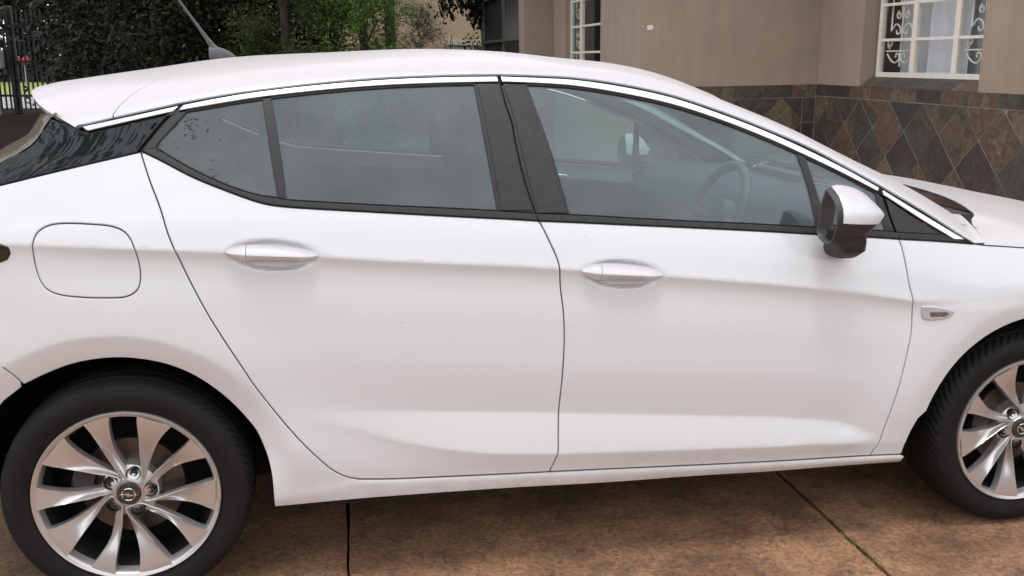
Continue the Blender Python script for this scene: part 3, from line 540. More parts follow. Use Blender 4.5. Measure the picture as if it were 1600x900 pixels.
def build_side(side):
    P = lambda name, ring, m, parent=None, **k: panel(name, ring, m, parent or car, side=side, **k)
    qp = P('rear_quarter_panel', quarter_ring, 'white_paint', holes=[fuel_ring] if side < 0 else ())
    if side < 0:
        P('fuel_flap', fuel_ring, 'white_paint', qp, gap=.0012)
        ribbon('flap_recess', np.vstack([fuel_ring, fuel_ring[:1]]), .016, -.012, 'black_void', qp, side)
    P('rear_bumper', bumper_ring, 'white_paint')
    rd = P('rear_door', rear_door_ring, 'white_paint'); fd = P('front_door', front_door_ring, 'white_paint')
    fe = P('front_fender', fender_ring, 'white_paint')
    for c, par in ((gap_q, rd), (gap_b, fd), (gap_j, fe), (sill_gap, qp)):
        ribbon('gap_seal', c, .03, -.015, 'black_void', par, side)
    door_handle(rd, 'handle_r', side); door_handle(fd, 'handle_f', side)
    # window frames with the glass let into them
    g_q = chain(smooth_curve([CURVES['gq_b'][2], *CURVES['seal_r'][4:0:-1], CURVES['gq_tip'][3]], .008)[1:], smooth_curve(CURVES['gq_tip'][::-1], .008)[1:], cv('gq_a')[1:], cv('gq_b')[1:-1]) if True else None
    g_r = chain(cv('gr_t'), cv('gr_r')[1:], rev(cut(seal_r, .446, CURVES['gr_r'][2][0])) + [0, .001], rev(cv('gr_l'))[:-1])
    g_f = chain(cv('gf_t'), cv('gf_r')[1:], rev(cut(seal_f, CURVES['gf_l'][2][0], CURVES['gf_r'][2][0])) + [0, .001], rev(cv('gf_l'))[:-1])
    g_v = chain(cv('gv_t'), cv('gv_r')[1:], rev(cut(seal_f, CURVES['gv_l'][2][0], CURVES['gv_r'][2][0])) + [0, .001], rev(cv('gv_l'))[:-1])
    fr = P('window_frame', rear_frame_ring, 'black_trim', rd, holes=[g_q, g_r], off=-.002, gap=.001, gx=.03, gz=.02)
    ff = P('window_frame', front_frame_ring, 'black_trim', fd, holes=[g_f, g_v], off=-.002, gap=.001, gx=.03, gz=.02)
    kw = dict(off=-.0065, gap=-.004, gx=.04, gz=.02, depth=.008, rnd=.003)
    P('quarter_light', g_q, 'car_glass', rd, **kw); P('window_glass', g_r, 'car_glass', rd, **kw)
    P('window_glass', g_f, 'car_glass', fd, **kw); P('quarter_light', g_v, 'car_glass', fd, **kw)
    # printed black border inside the rear quarter light
    if side < 0:
        frit = inset(g_q, .003); fin = inset(g_q, .020); cx = fin[:, 0]
        fin = fin.copy(); k = np.clip((.30 - frit[:, 0]) / .16, 0, 1); cen = np.array([.30, 1.235]); fin += (cen - fin) * (k * .30)[:, None]
        Vf = np.vstack([put(frit, -.0102)[0], put(fin, -.0102)[0]]); K = len(frit); Ff = [(i, (i + 1) % K, K + (i + 1) % K, K + i) for i in range(K)]
        emit('glass_border', Vf, Ff, 'frit', rd)
    P('pillar_trim', chain(np.vstack([cv('br_l'), rev(cv('br_r'))])), 'black_gloss', rd, off=.0015, gap=.0005, depth=.006, gx=.02, gz=.03)
    P('pillar_trim', chain(np.vstack([cv('bf_l'), rev(cv('bf_r'))])), 'black_gloss', fd, off=.0015, gap=.0005, depth=.006, gx=.02, gz=.03)
    ribbon('gap_seal', gap_bu, .03, -.013, 'black_void', fd, side); ribbon('gap_seal', gap_ju, .03, -.013, 'black_void', fd, side); ribbon('gap_seal', diag, .03, -.010, 'black_void', rd, side)
    # belt mouldings and bright strips
    sr, sf, ss = chain(seal_r, rev(belt_r)), chain(seal_f, rev(belt_f)), chain(np.vstack([seal_s, rev(belt_s)]))
    for ring, par, top, bot in ((sr, rd, seal_r, belt_r), (sf, fd, seal_f, belt_f), (ss, fe, seal_s, belt_s)):
        P('belt_seal', ring, 'rubber', par, off=.001, gap=.0006, rnd=.002, depth=.012, gx=.02, gz=.006, bulge=bulge_of(top, bot, .004))
    ck = dict(off=.0015, gap=.0012, rnd=.002, depth=.010, gx=.02, gz=.005)
    P('chrome_strip', chain(chr_r_top, rev(chr_r_bot)), 'chrome', rd, bulge=bulge_of(chr_r_top, chr_r_bot, .0012), **ck)
    P('chrome_strip', chain(chr_f_top, rev(chr_f_bot)), 'chrome', fd, bulge=bulge_of(chr_f_top, chr_f_bot, .0012), **ck)
    P('chrome_strip', chain(chr_s_top, rev(chr_s_bot)), 'chrome', fe, bulge=bulge_of(chr_s_top, chr_s_bot, .0012), **ck)
    cq = (cv('chrome_q_top'), cv('chrome_q_bot')); P('chrome_strip', chain(cq[0], rev(cq[1])), 'chrome', qp, bulge=bulge_of(*cq, .0012), **ck)
    ribbon('roof_seal', rail[rail[:, 0] > -.058] + [0, -.011], .022, -.007, 'black_void', car, side)
    P('sail_trim', chain(cv('sail_t'), rev(cut(seal_s, CURVES['sail_l'][2][0] + .002, CURVES['sail_t'][2][0] - .004)), rev(cv('sail_l'))[:-1]), 'black_gloss', fe, off=-.002, gap=.0005, depth=.01, gx=.02, gz=.02)
    # dark glass panel on the rear pillar
    cr = cv('c_rear'); cp = chain(rev(c_edge)[:-1], np.array([CURVES['diag'][2]]) + [-.006, -.003], rev(diag)[1:-1] + [-.006, -.001], cv('c_top'), np.array(CURVES['c_rear'][:1]), cr[1:], np.array([(-.335, 1.115)]))
    P('pillar_glass', cp, 'dark_glass', qp, off=-.001, gap=.0015, gx=.03, gz=.02)
    ribbon('glass_backing', cut(c_edge[::-1], -.10, .07) + [0, .042], .08, -.012, 'black_void', qp, side)
    if side < 0:
        P('side_indicator', chain(smooth_curve(CURVES['indic'] + CURVES['indic'][:1], .006)), 'indicator_lens', fe, off=.004, gap=0, rnd=.004, depth=.008, gx=.012, gz=.006)
        P('indicator_reflector', chain(dense(CURVES['indic_in'], .006)), 'chrome_dark', fe, off=.0046, gap=0, rnd=.0015, depth=.003, gx=.012, gz=.006)
    lp = CURVES['lamp']; P('tail_lamp', chain(np.array([lp[0], lp[1], lp[2], (-.40, 1.01), (-.60, 1.0), (-.66, .93), (-.60, .90), (-.40, .925), lp[3], lp[4]])), 'lamp_dark', qp, off=.003, gap=0, rnd=.006, depth=.01, gx=.02, gz=.02)
    return qp, rd, fd, fe
near = build_side(-1); far = build_side(1)
far[2]['label'] = 'front door on the side away from the camera'; far[1]['label'] = 'rear door on the side away from the camera'

# ---- roof, pillars, windscreen, spoiler, bonnet: sections across the car
_zc = smooth_curve([(-.42, 1.336), (-.25, 1.363), (0, 1.401), (.25, 1.437), (.55, 1.455), (.85, 1.469), (1.1, 1.464), (1.3, 1.446), (1.5, 1.428), (1.62, 1.401), (1.75, 1.343), (2.0, 1.227), (2.3, 1.100), (2.56, .978)], .01)
def hb(x): return .010 * sstep(1.66, 1.85, x) + .006 * sstep(1.85, 2.1, x) + .048 * sstep(2.05, 2.35, x)
_rl = np.vstack([np.array([(-.46, 1.175), (-.34, 1.205)]), smooth_curve(CURVES['rail'], .008)])
def section(x, n, bump=True):
    """half section from the drip rail (t=0) to the middle of the car (t=1)"""
    zr = np.interp(x, _rl[:, 0], _rl[:, 1]); zc = np.interp(x, _zc[:, 0], _zc[:, 1]) + (float(hb(x)) if bump else 0); w = float(S.w(x, zr)); s = min(float(S.samp(S.gz, x, zr)), -.35)
    T = np.array([s, 1.0]); T /= np.linalg.norm(T); h = max(zc - zr, .03)
    L0 = .062 + .02 * sstep(1.2, .2, x); p0 = np.array([w, zr]); p1 = p0 + T * min(L0, h * .9); p2 = np.array([w * .52, zc - .001]); p3 = np.array([0.0, zc])
    t = np.asarray(n)[:, None]; return (1-t)**3*p0 + 3*t*(1-t)**2*p1 + 3*t*t*(1-t)*p2 + t**3*p3
TS = np.r_[np.linspace(0, .30, 22), np.linspace(.33, 1, 18)]
def top_rows(xs, ts):
    rows = []
    for x in xs:
        q = section(float(x), ts); rows.append([(x, -y, z) for y, z in q] + [(x, y, z) for y, z in q[::-1][1:]])
    return np.array(rows)
def skirt(P, F, rows, cols):
    return P, F
def shell(P, th):
    """add an underside and edges to a sheet of points"""
    P = np.asarray(P); a, b = P.shape[:2]
    du = np.gradient(P, axis=0); dv = np.gradient(P, axis=1); n = np.cross(du, dv); n /= np.linalg.norm(n, axis=-1, keepdims=True) + 1e-9
    if n[..., 2].mean() < 0: n = -n
    Q = P - n * th; V = np.vstack([P.reshape(-1, 3), Q.reshape(-1, 3)]); _, F = grid(P, flip=True); K = a * b
    c = np.cross(V[F[0][1]] - V[F[0][0]], V[F[0][2]] - V[F[0][0]])
    if np.dot(c, n.reshape(-1, 3)[F[0][0]]) < 0: F = [f[::-1] for f in F]
    F2 = [tuple(i + K for i in f[::-1]) for f in F]
    e = [(i * b, (i + 1) * b) for i in range(a - 1)] + [((a - 1) * b + j, (a - 1) * b + j + 1) for j in range(b - 1)] + [((i + 1) * b + b - 1, i * b + b - 1) for i in range(a - 1)] + [(j + 1, j) for j in range(b - 1)]
    E = [(p, q, q + K, p + K) for p, q in e]; return V, F + F2 + E
def roofgap(y):
    """x of the joint between roof and spoiler at half-width y"""
    return np.interp(y, [0, .40, .55, .66, .705, .735], [.235, .20, .115, .058, .036, .0195])
HX = 1.70          # front edge of the roof
XS = np.r_[np.linspace(0, 1, 70)]
# roof: from the spoiler joint to the windscreen header; the rails run on down the A-pillars
TP = .40                                             # share of the section that is painted pillar
def pil(x): return .265 - .0 * x
tp = TS[TS <= .27]
rows = []
for u in np.linspace(0, 1, 90):
    row = []
    for t in TS:
        x = HX * u + .2 * (1 - u)
        for _ in range(4):
            y = section(x, [t])[0][0]; x = roofgap(y) + .002 + (HX - roofgap(y)) * u
        y, z = section(x, [t])[0]; row.append((x, -y, z))
    rows.append(row + [(x, -y, z) for x, y, z in row[::-1][1:]])
V, F = shell(rows, .02); roof = emit('roof', V, F, 'white_paint', car, sharp=50)
px_ = np.linspace(HX, 2.44, 70)
for sgn in (1, -1):
    rows = []
    for x in px_:
        k = .30 + .02 * sstep(1.5, 2.3, x); lim = 1.0
        q = section(float(x), np.linspace(0, k, 16)); rows.append([(x, -sgn * y, z) for y, z in q])
    rows = np.array(rows)
    # the foot of the pillar is cut along the bonnet joint
    pg = smooth_curve(CURVES['pillar_gap'], .01)
    for i in range(len(rows)):
        for j in range(rows.shape[1]):
            lim = np.interp(j / 15.0, [0, .25, .6, 1], [2.454, 2.452, 2.45, 2.45]); 
            u = (px_[i] - HX) / (2.44 - HX); x = HX + (lim - HX) * u
            k = .30 + .02 * sstep(1.5, 2.3, x); y, z = section(float(x), [k * j / 15.0])[0]; rows[i, j] = (x, -sgn * y, z)
    V, F = shell(rows if sgn > 0 else rows[:, ::-1], .02); emit('windscreen_pillar', V, F, 'white_paint', car, sharp=50)
rows = []
for x in np.linspace(HX + .004, 2.42, 40):
    k = .29; q = section(float(x), np.linspace(k, 1, 16), False); dz = 0.0
    rows.append([(x, -y, z - .004 + dz) for y, z in q] + [(x, y, z - .004 + dz) for y, z in q[::-1][1:]])
V, F = grid(rows, flip=True); emit('windscreen', V, F, 'car_glass', car)
# spoiler
_tr = smooth_curve([(0, -.335), (.3, -.290), (.5, -.228), (.6, -.186), (.66, -.152), (.70, -.122), (.73, -.090), (.748, -.064)], .004)
def trail(y): return np.interp(abs(y), _tr[:, 0], _tr[:, 1])
rows = []
for u in np.linspace(0, 1, 34):
    row = []
    for t in TS:
        x = 0
        for _ in range(5):
            y = section(x, [t])[0][0]; x = roofgap(y) - .002 + (trail(y) - roofgap(y) + .002) * u
        y, z = section(x, [t])[0]; z -= .004 * max(0, u - .90) / .10; row.append((x, -y, z))
    rows.append(row + [(x, -y, z) for x, y, z in row[::-1][1:]])
V, F = shell(rows, .016); emit('roof_spoiler', V, F, 'white_paint', car, sharp=45)
gp = [(roofgap(section(.1, [t])[0][0]), *section(roofgap(section(.1, [t])[0][0]), [t])[0]) for t in TS]
pts = np.array([(x, -y, z - .012) for x, y, z in gp] + [(x, y, z - .012) for x, y, z in gp[::-1][1:]]); V, F = grid(np.stack([pts + [-.012, 0, 0], pts + [.012, 0, 0]]))
emit('gap_seal', V, F, 'black_void', roof)
# rear window and tailgate
def rear_loft(name, left, bow, m, drop=0.0, n=20, **k):
    left = np.asarray(left); rows = []
    for x, z in left:
        w = float(S.w(x, z)) - .002; v = np.linspace(-1, 1, n); rows.append([(x - bow * (1 - abs(q) ** 2.5) - drop, q * w, z + .004 * (1 - q * q)) for q in v])
    V, F = grid(rows, flip=False); return emit(name, V, F, m, car, **k)
rear_loft('rear_window', smooth_curve([(-.115, 1.295), *CURVES['c_rear'], (-.335, 1.118), (-.43, 1.075)], .02), .135, 'dusty_glass')
rear_loft('tailgate', smooth_curve([(-.43, 1.073), (-.56, 1.03), (-.66, .97), (-.70, .88), (-.70, .70)], .02), .06, 'white_paint')
rear_loft('rear_bumper', smooth_curve([(-.70, .698), (-.72, .66), (-.74, .5), (-.73, .33), (-.66, .26)], .02), .07, 'white_paint')
# bonnet
bl = smooth_curve(list(CURVES['bonnet_gap'][1:]) + [(2.72, .888), (2.95, .862), (3.15, .825), (3.30, .775), (3.36, .735)], .012)
_bc = smooth_curve([(2.30, 1.055), (2.45, 1.035), (2.6, 1.012), (2.8, .982), (3.0, .952), (3.2, .905), (3.38, .82), (3.46, .74)], .012)
rows = []
bx = np.r_[np.linspace(0, 1, 60)]
tb = np.r_[np.linspace(0, .25, 14), np.linspace(.3, 1, 14)]
for u in bx:
    row = []
    for t in tb:
        x0 = np.interp(t, [0, .04, .10, .17, .24, .35, .6, 1], [2.4575, 2.4575, 2.458, 2.462, 2.475, 2.50, 2.53, 2.54]); x1 = 3.36 + .09 * t
        x = x0 + (x1 - x0) * u; zr = np.interp(x, bl[:, 0], bl[:, 1]) + .0015; zc = np.interp(x, _bc[:, 0], _bc[:, 1]); w = float(S.w(x, min(zr, 1.2))) - .001
        p0 = np.array([w, zr]); p1 = p0 + np.array([-.035, .098]) * np.clip((zc - zr) / .12, .1, 1.1); p2 = np.array([w * .66, zc + .012 * np.clip((zc - zr) / .12, 0, 1)]); p3 = np.array([0, zc])
        y, z = (1-t)**3*p0 + 3*t*(1-t)**2*p1 + 3*t*t*(1-t)*p2 + t**3*p3
        wt = float((1 - sstep(2.46, 2.66, x)) * (1 - sstep(.16, .34, t)))
        if wt > 0: ys, zs2 = section(2.453, [t * 1.28])[0]; y += (ys - y) * wt; z += (zs2 - float(np.interp(2.453, _rl[:, 0], _rl[:, 1])) + zr - z) * wt
        row.append((x, -y, z))
    rows.append(row + [(x, -y, z) for x, y, z in row[::-1][1:]])
V, F = shell(rows, .004); bonnet = emit('bonnet', V, F, 'white_paint', car, sharp=50)
# cowl tray and wipers under the windscreen
V, F = grid([[(x, y, z) for y in np.linspace(-.74, .74, 20)] for x, z in ((2.28, 1.02), (2.40, .992), (2.56, .975))], flip=True)
cowl = emit('cowl_tray', V, F, 'plastic_dark', car)
for y0, y1 in ((-.60, -.05), (.05, .55)):
    emit('wiper', *join([tube([(2.42, y0, 1.0), (2.36, (y0 + y1) / 2, 1.035), (2.37, y1, 1.04)], .008, 6), tube([(2.47, y0 + .1, .985), (2.40, y0 + .14, 1.015)], .011, 6)]), 'black_trim', car)
# front closing: grille and bumper face
rows = []
for x, z in ((3.355, .748), (3.366, .735), (3.40, .60), (3.41, .45), (3.39, .32), (3.33, .235)):
    w = float(S.w(min(x, 3.37), z)) - .0025; v = np.linspace(-1, 1, 18); rows.append([(x + .17 * (1 - abs(q) ** 2.6), q * w, z) for q in v])
V, F = grid(rows); emit('front_bumper', V, F, 'white_paint', car)
# floor pan, wheel housings
emit('floor_pan', *join([bbox(-.62, 3.3, -.55, .55, .19, .30, .02), bbox(.44, 2.20, -.715, .715, .168, .299, .03)]), 'black_void', car)
for sgn in (1, -1):
    emit('sill_underside', *bbox(.38, 2.24, *sorted((sgn * .55, sgn * .862)), .235, .33, .01), 'black_void', car)
    for cx, r0 in ((-.0108, .392), (2.662, .390)):
        a = np.linspace(R(-11), R(191), 40); ys = (.868, .80, .60, .50)
        V, F = grid([[(cx + r0 * math.cos(q), -sgn * y, .3183 + r0 * math.sin(q)) for q in a] for y in ys])
        k = len(V); V = list(map(tuple, V)) + [(cx, -sgn * .50, .318)]; F = F + [(k, k - 40 + i, k - 39 + i) for i in range(39)]
        emit('wheel_housing', V, F, 'black_void', car)

# ---- wheels
def strip(A, B, fa, n=26, m=8, sgn=1):
    """one spoke: A and B are (radius, degrees) edges, fa(t, u) the height of the face"""
    A, B = smooth_curve([(r * math.cos(R(a)), r * math.sin(R(a))) for r, a in A], .004), smooth_curve([(r * math.cos(R(a)), r * math.sin(R(a))) for r, a in B], .004)
    f = lambda C, t: np.array([np.interp(t * (len(C) - 1), range(len(C)), C[:, k]) for k in (0, 1)]); rows = []
    for t in np.linspace(0, 1, n):
        a, b = f(A, t), f(B, t); row = [(a[0], -(fa(t, 0) - .026), a[1]), (a[0], -(fa(t, 0) - .004), a[1])]
        for u in np.linspace(0, 1, m):
            uu = u ** 1.3; q = a + (b - a) * uu; d = .0035 * (1 if u < .01 else 0)
            row.append((q[0] + (b - a)[0] * .02 * (u < .01), -(fa(t, uu)), q[1]))
        row += [(b[0], -(fa(t, 1) - .005), b[1]), (b[0], -(fa(t, 1) - .024), b[1])]; rows.append(row)
    return grid(rows, flip=sgn < 0)
def hub_h(r): return .088 + .018 * np.clip((r - .03) / .19, 0, 1) ** 1.1
def make_wheel(rot):
    root = empty('wheel', parent_=None) if False else empty('wheel')
    prof = [(.2290, -.080), (.2350, -.097), (.2390, -.1035), (.2450, -.1070), (.2480, -.1075), (.2500, -.1085), (.2640, -.1130), (.2790, -.1128), (.2880, -.1112), (.2895, -.1100), (.2950, -.1088), (.3030, -.1030), (.3085, -.0950), (.3120, -.0860),
            (.3140, -.0720), (.3150, -.0650), (.3085, -.0640), (.3085, -.0570), (.3160, -.0560), (.3168, -.0250), (.3090, -.0240), (.3090, -.0170), (.3172, -.0160), (.3174, 0)]
    prof = prof + [(r, -y) for r, y in prof[::-1][1:]]; n = 288; a = np.linspace(0, 2 * np.pi, n, endpoint=False); rows = []
    for r, y in prof:
        d = np.zeros(n)
        if .300 < r and abs(y) > .0645:
            g = (np.arange(n) % 4 == 0); d = np.where(g, .0052 * min(1, (r - .300) / .006), 0)
        tw = (abs(y) - .11) * .9 / .3
        rows.append(np.stack([(r - d) * np.cos(a + tw), np.full(n, y), (r - d) * np.sin(a + tw)], -1))
    V, F = grid(rows, closed_v=True, flip=True); emit('tyre', V, F, 'tyre', root, sharp=50)
    # rim: lip, barrel, spokes, bolt loops
    parts = []
    lip = [(.2355, -.096), (.2358, -.1045), (.2342, -.1088), (.2325, -.1092), (.2305, -.1076), (.2240, -.1062), (.2222, -.1045), (.2195, -.096), (.2150, -.080), (.2145, -.076)]
    parts.append(lathe(lip, 120, flip=True))
    for k in range(5):
        b = 77 + 72 * k
        ins = lambda P: [(r, b + q) for r, q in P]
        Ar = ins([(.040, -36), (.055, -30), (.077, -18), (.09, -12.5), (.112, -7), (.128, -4.5), (.16, -1), (.18, .6), (.205, 2.2), (.2260, 2.6)]); Br = ins([(.052, -40), (.060, -36), (.085, -25), (.105, -21.5), (.13, -19), (.17, -18), (.20, -19), (.2260, -20.6)])
        Bl = ins([(.042, 20), (.056, 27.5), (.068, 29.5), (.09, 33.2), (.11, 34), (.13, 34.8), (.17, 35.2), (.20, 35.6), (.2260, 36.6)]); Al = ins([(.058, 14), (.075, 16), (.083, 18.5), (.097, 21.5), (.112, 23), (.13, 24.3), (.15, 24), (.18, 22.5), (.205, 21), (.2260, 19.6)])
        def fr(t, u):
            r = .045 + .181 * t; flat = sstep(.40, .95, t)
            val = -.0150 * math.exp(-((t - .34) / .26) ** 2) * math.sin(math.pi * min(1, u ** .75)) ** .7
            return hub_h(r) + .0015 * flat + val - .011 * u * (1 - flat) - .0025 * flat * u + .0012 * math.exp(-(u / .10) ** 2) * (1 - flat)
        parts.append(strip(Ar, Br, fr, sgn=1)); parts.append(strip(Bl, Al, fr, sgn=1))
        # raised edge looping round the hub side of the bolt
        loop = ins([(.150, -2), (.112, -7), (.09, -12.5), (.077, -18), (.055, -30), (.043, -36), (.0370, -26), (.0352, -8), (.0365, 10), (.042, 20), (.056, 27.5), (.068, 29.5), (.09, 33.2), (.11, 34), (.15, 35)])
        C = smooth_curve([(r * math.cos(R(q)), r * math.sin(R(q))) for r, q in loop], .004); rr = np.hypot(C[:, 0], C[:, 1]); u = np.linspace(0, 1, len(C)); rad = .0025 * np.sin(np.pi * np.clip(u, .04, .96)) ** .5
        parts.append(tube(np.stack([C[:, 0], -(hub_h(rr) - .0008), C[:, 1]], -1), rad, 8))
    emit('rim_barrel', *lathe([(.2150, -.0795), (.2050, -.050), (.2000, .0), (.2010, .06), (.214, .09)], 96, flip=True), 'steel_dark', root)  # dirty inner barrel, its shade also put into the dark colour
    hub = [(.0001, -.084), (.030, -.086), (.040, -.0855), (.047, -.080), (.060, -.074), (.072, -.066), (.076, -.05), (.074, -.02)]
    parts.append(lathe(hub, 60, flip=True))
    V, F = join(parts); rim = emit('rim', V, F, 'alloy', root, sharp=40)
    # kerb scuffs round the lip
    sc = []
    for a0, a1 in ((8, 17), (18, 26), (-15, -5), (74, 86), (60, 63), (107, 113)):
        q = np.linspace(R(a0), R(a1), 14); w1 = rng.uniform(.0012, .0045, 14); sc.append(grid([[(r_ * math.cos(v), -.1094 + .0006 * k, r_ * math.sin(v)) for v, r_ in zip(q, (.2318 + (np.full(14, .0012) if k else -w1 * .8)))] for k in (0, 1)], flip=False))
    for V, F in sc: emit('kerb_scuff', V, F, 'alloy_scuff', root)
    for k in range(5):
        b = R(74.5 + 72 * k); cx, cz = .0535 * math.cos(b), .0545 * math.sin(b)
        V, F = lathe([(.0185, -.082), (.0180, -.0845), (.0165, -.084), (.0155, -.066), (.0001, -.064)], 28, flip=True); emit('bolt_pocket', V + [cx, 0, cz], F, 'steel_dark', root, sharp=50)
        V, F = lathe([(.0112, -.064), (.0112, -.078), (.0098, -.0800), (.0066, -.0795), (.0060, -.0775), (.0001, -.0775)], 6, flip=True); emit('wheel_bolt', V + [cx, 0, cz], F, 'cap_grey', root, smooth=False)
    cap = emit('hub_cap', *lathe([(.0310, -.080), (.0305, -.0905), (.0290, -.0925), (.0200, -.0930), (.0001, -.0932)], 48, flip=True), 'cap_grey', root, sharp=50)
    a = np.linspace(0, 2 * np.pi, 41); ring = tube(np.stack([.0165 * np.cos(a), np.full(41, -.0938), .0165 * np.sin(a)], -1), .0017, 8, caps=False)
    bz = [(-.0250, .0012), (.0030, .0042), (.0012, .0002), (.0250, -.0022), (-.0040, -.0052), (-.0020, -.0012)]
    V0 = [(x, -.0972, z) for x, z in bz] + [(x, -.092, z) for x, z in bz]; bolt = (V0, [tuple(range(6))[::-1]] + [(i, (i + 1) % 6, 6 + (i + 1) % 6, 6 + i) for i in range(6)])
    V0, F0 = bolt
    if np.cross(np.subtract(V0[1], V0[0]), np.subtract(V0[2], V0[0]))[1] > 0: F0 = [F0[0][::-1]] + F0[1:]
    emit('wheel_emblem', *join([ring, (V0, [(0, 1, 2, 5), (5, 2, 3, 4)] + F0[1:])]), 'mirror_silver', root, sharp=40)
    V, F = lathe([(.062, -.030), (.080, -.032), (.134, -.032), (.136, -.026), (.136, .0), (.05, .0)], 64, flip=True); emit('brake_disc', V, F, 'steel_disc', root, sharp=40)
    V, F = lathe([(.06, .01), (.20, .02), (.205, .08)], 48, flip=True); emit('dust_shield', V, F, 'black_void', root)
    return root
def brake_caliper(parent, a0):
    a = np.linspace(R(a0 - 26), R(a0 + 26), 14); P = [[(r_ * math.cos(q), y, r_ * math.sin(q)) for q in a] for r_, y in ((.150, .01), (.150, -.055), (.140, -.060), (.095, -.060), (.090, -.036))]
    V, F = grid(P); return emit('brake_caliper', V, F, 'cap_grey', parent, sharp=40)
def copy_tree(o, parent):
    c = o.copy(); COL.objects.link(c); c.parent = parent
    for ch in list(o.children): copy_tree(ch, c)
    return c
w0 = make_wheel(0); w0.parent = car
wheels = [w0] + [copy_tree(w0, car) for _ in range(3)]
for w, (x, side, rot) in zip(wheels, ((0, -1, 0), (2.662, -1, -24), (0, 1, 30), (2.662, 1, 10))):
    w.location = (x, side * .7795, .3172); w.rotation_euler = (0, R(-rot), 0) if side < 0 else (0, R(rot), R(180)); 
    w['label'] = {(0, -1): 'rear wheel with kerb scuffs on its rim edge', (2.662, -1): 'front wheel at the right edge of the photo', (0, 1): 'rear wheel on the far side', (2.662, 1): 'front wheel on the far side'}[(x, side)]
for x, side in ((0, -1), (2.662, -1)):
    c = brake_caliper(car, 165); c.location = (x, side * .7795, .3172)

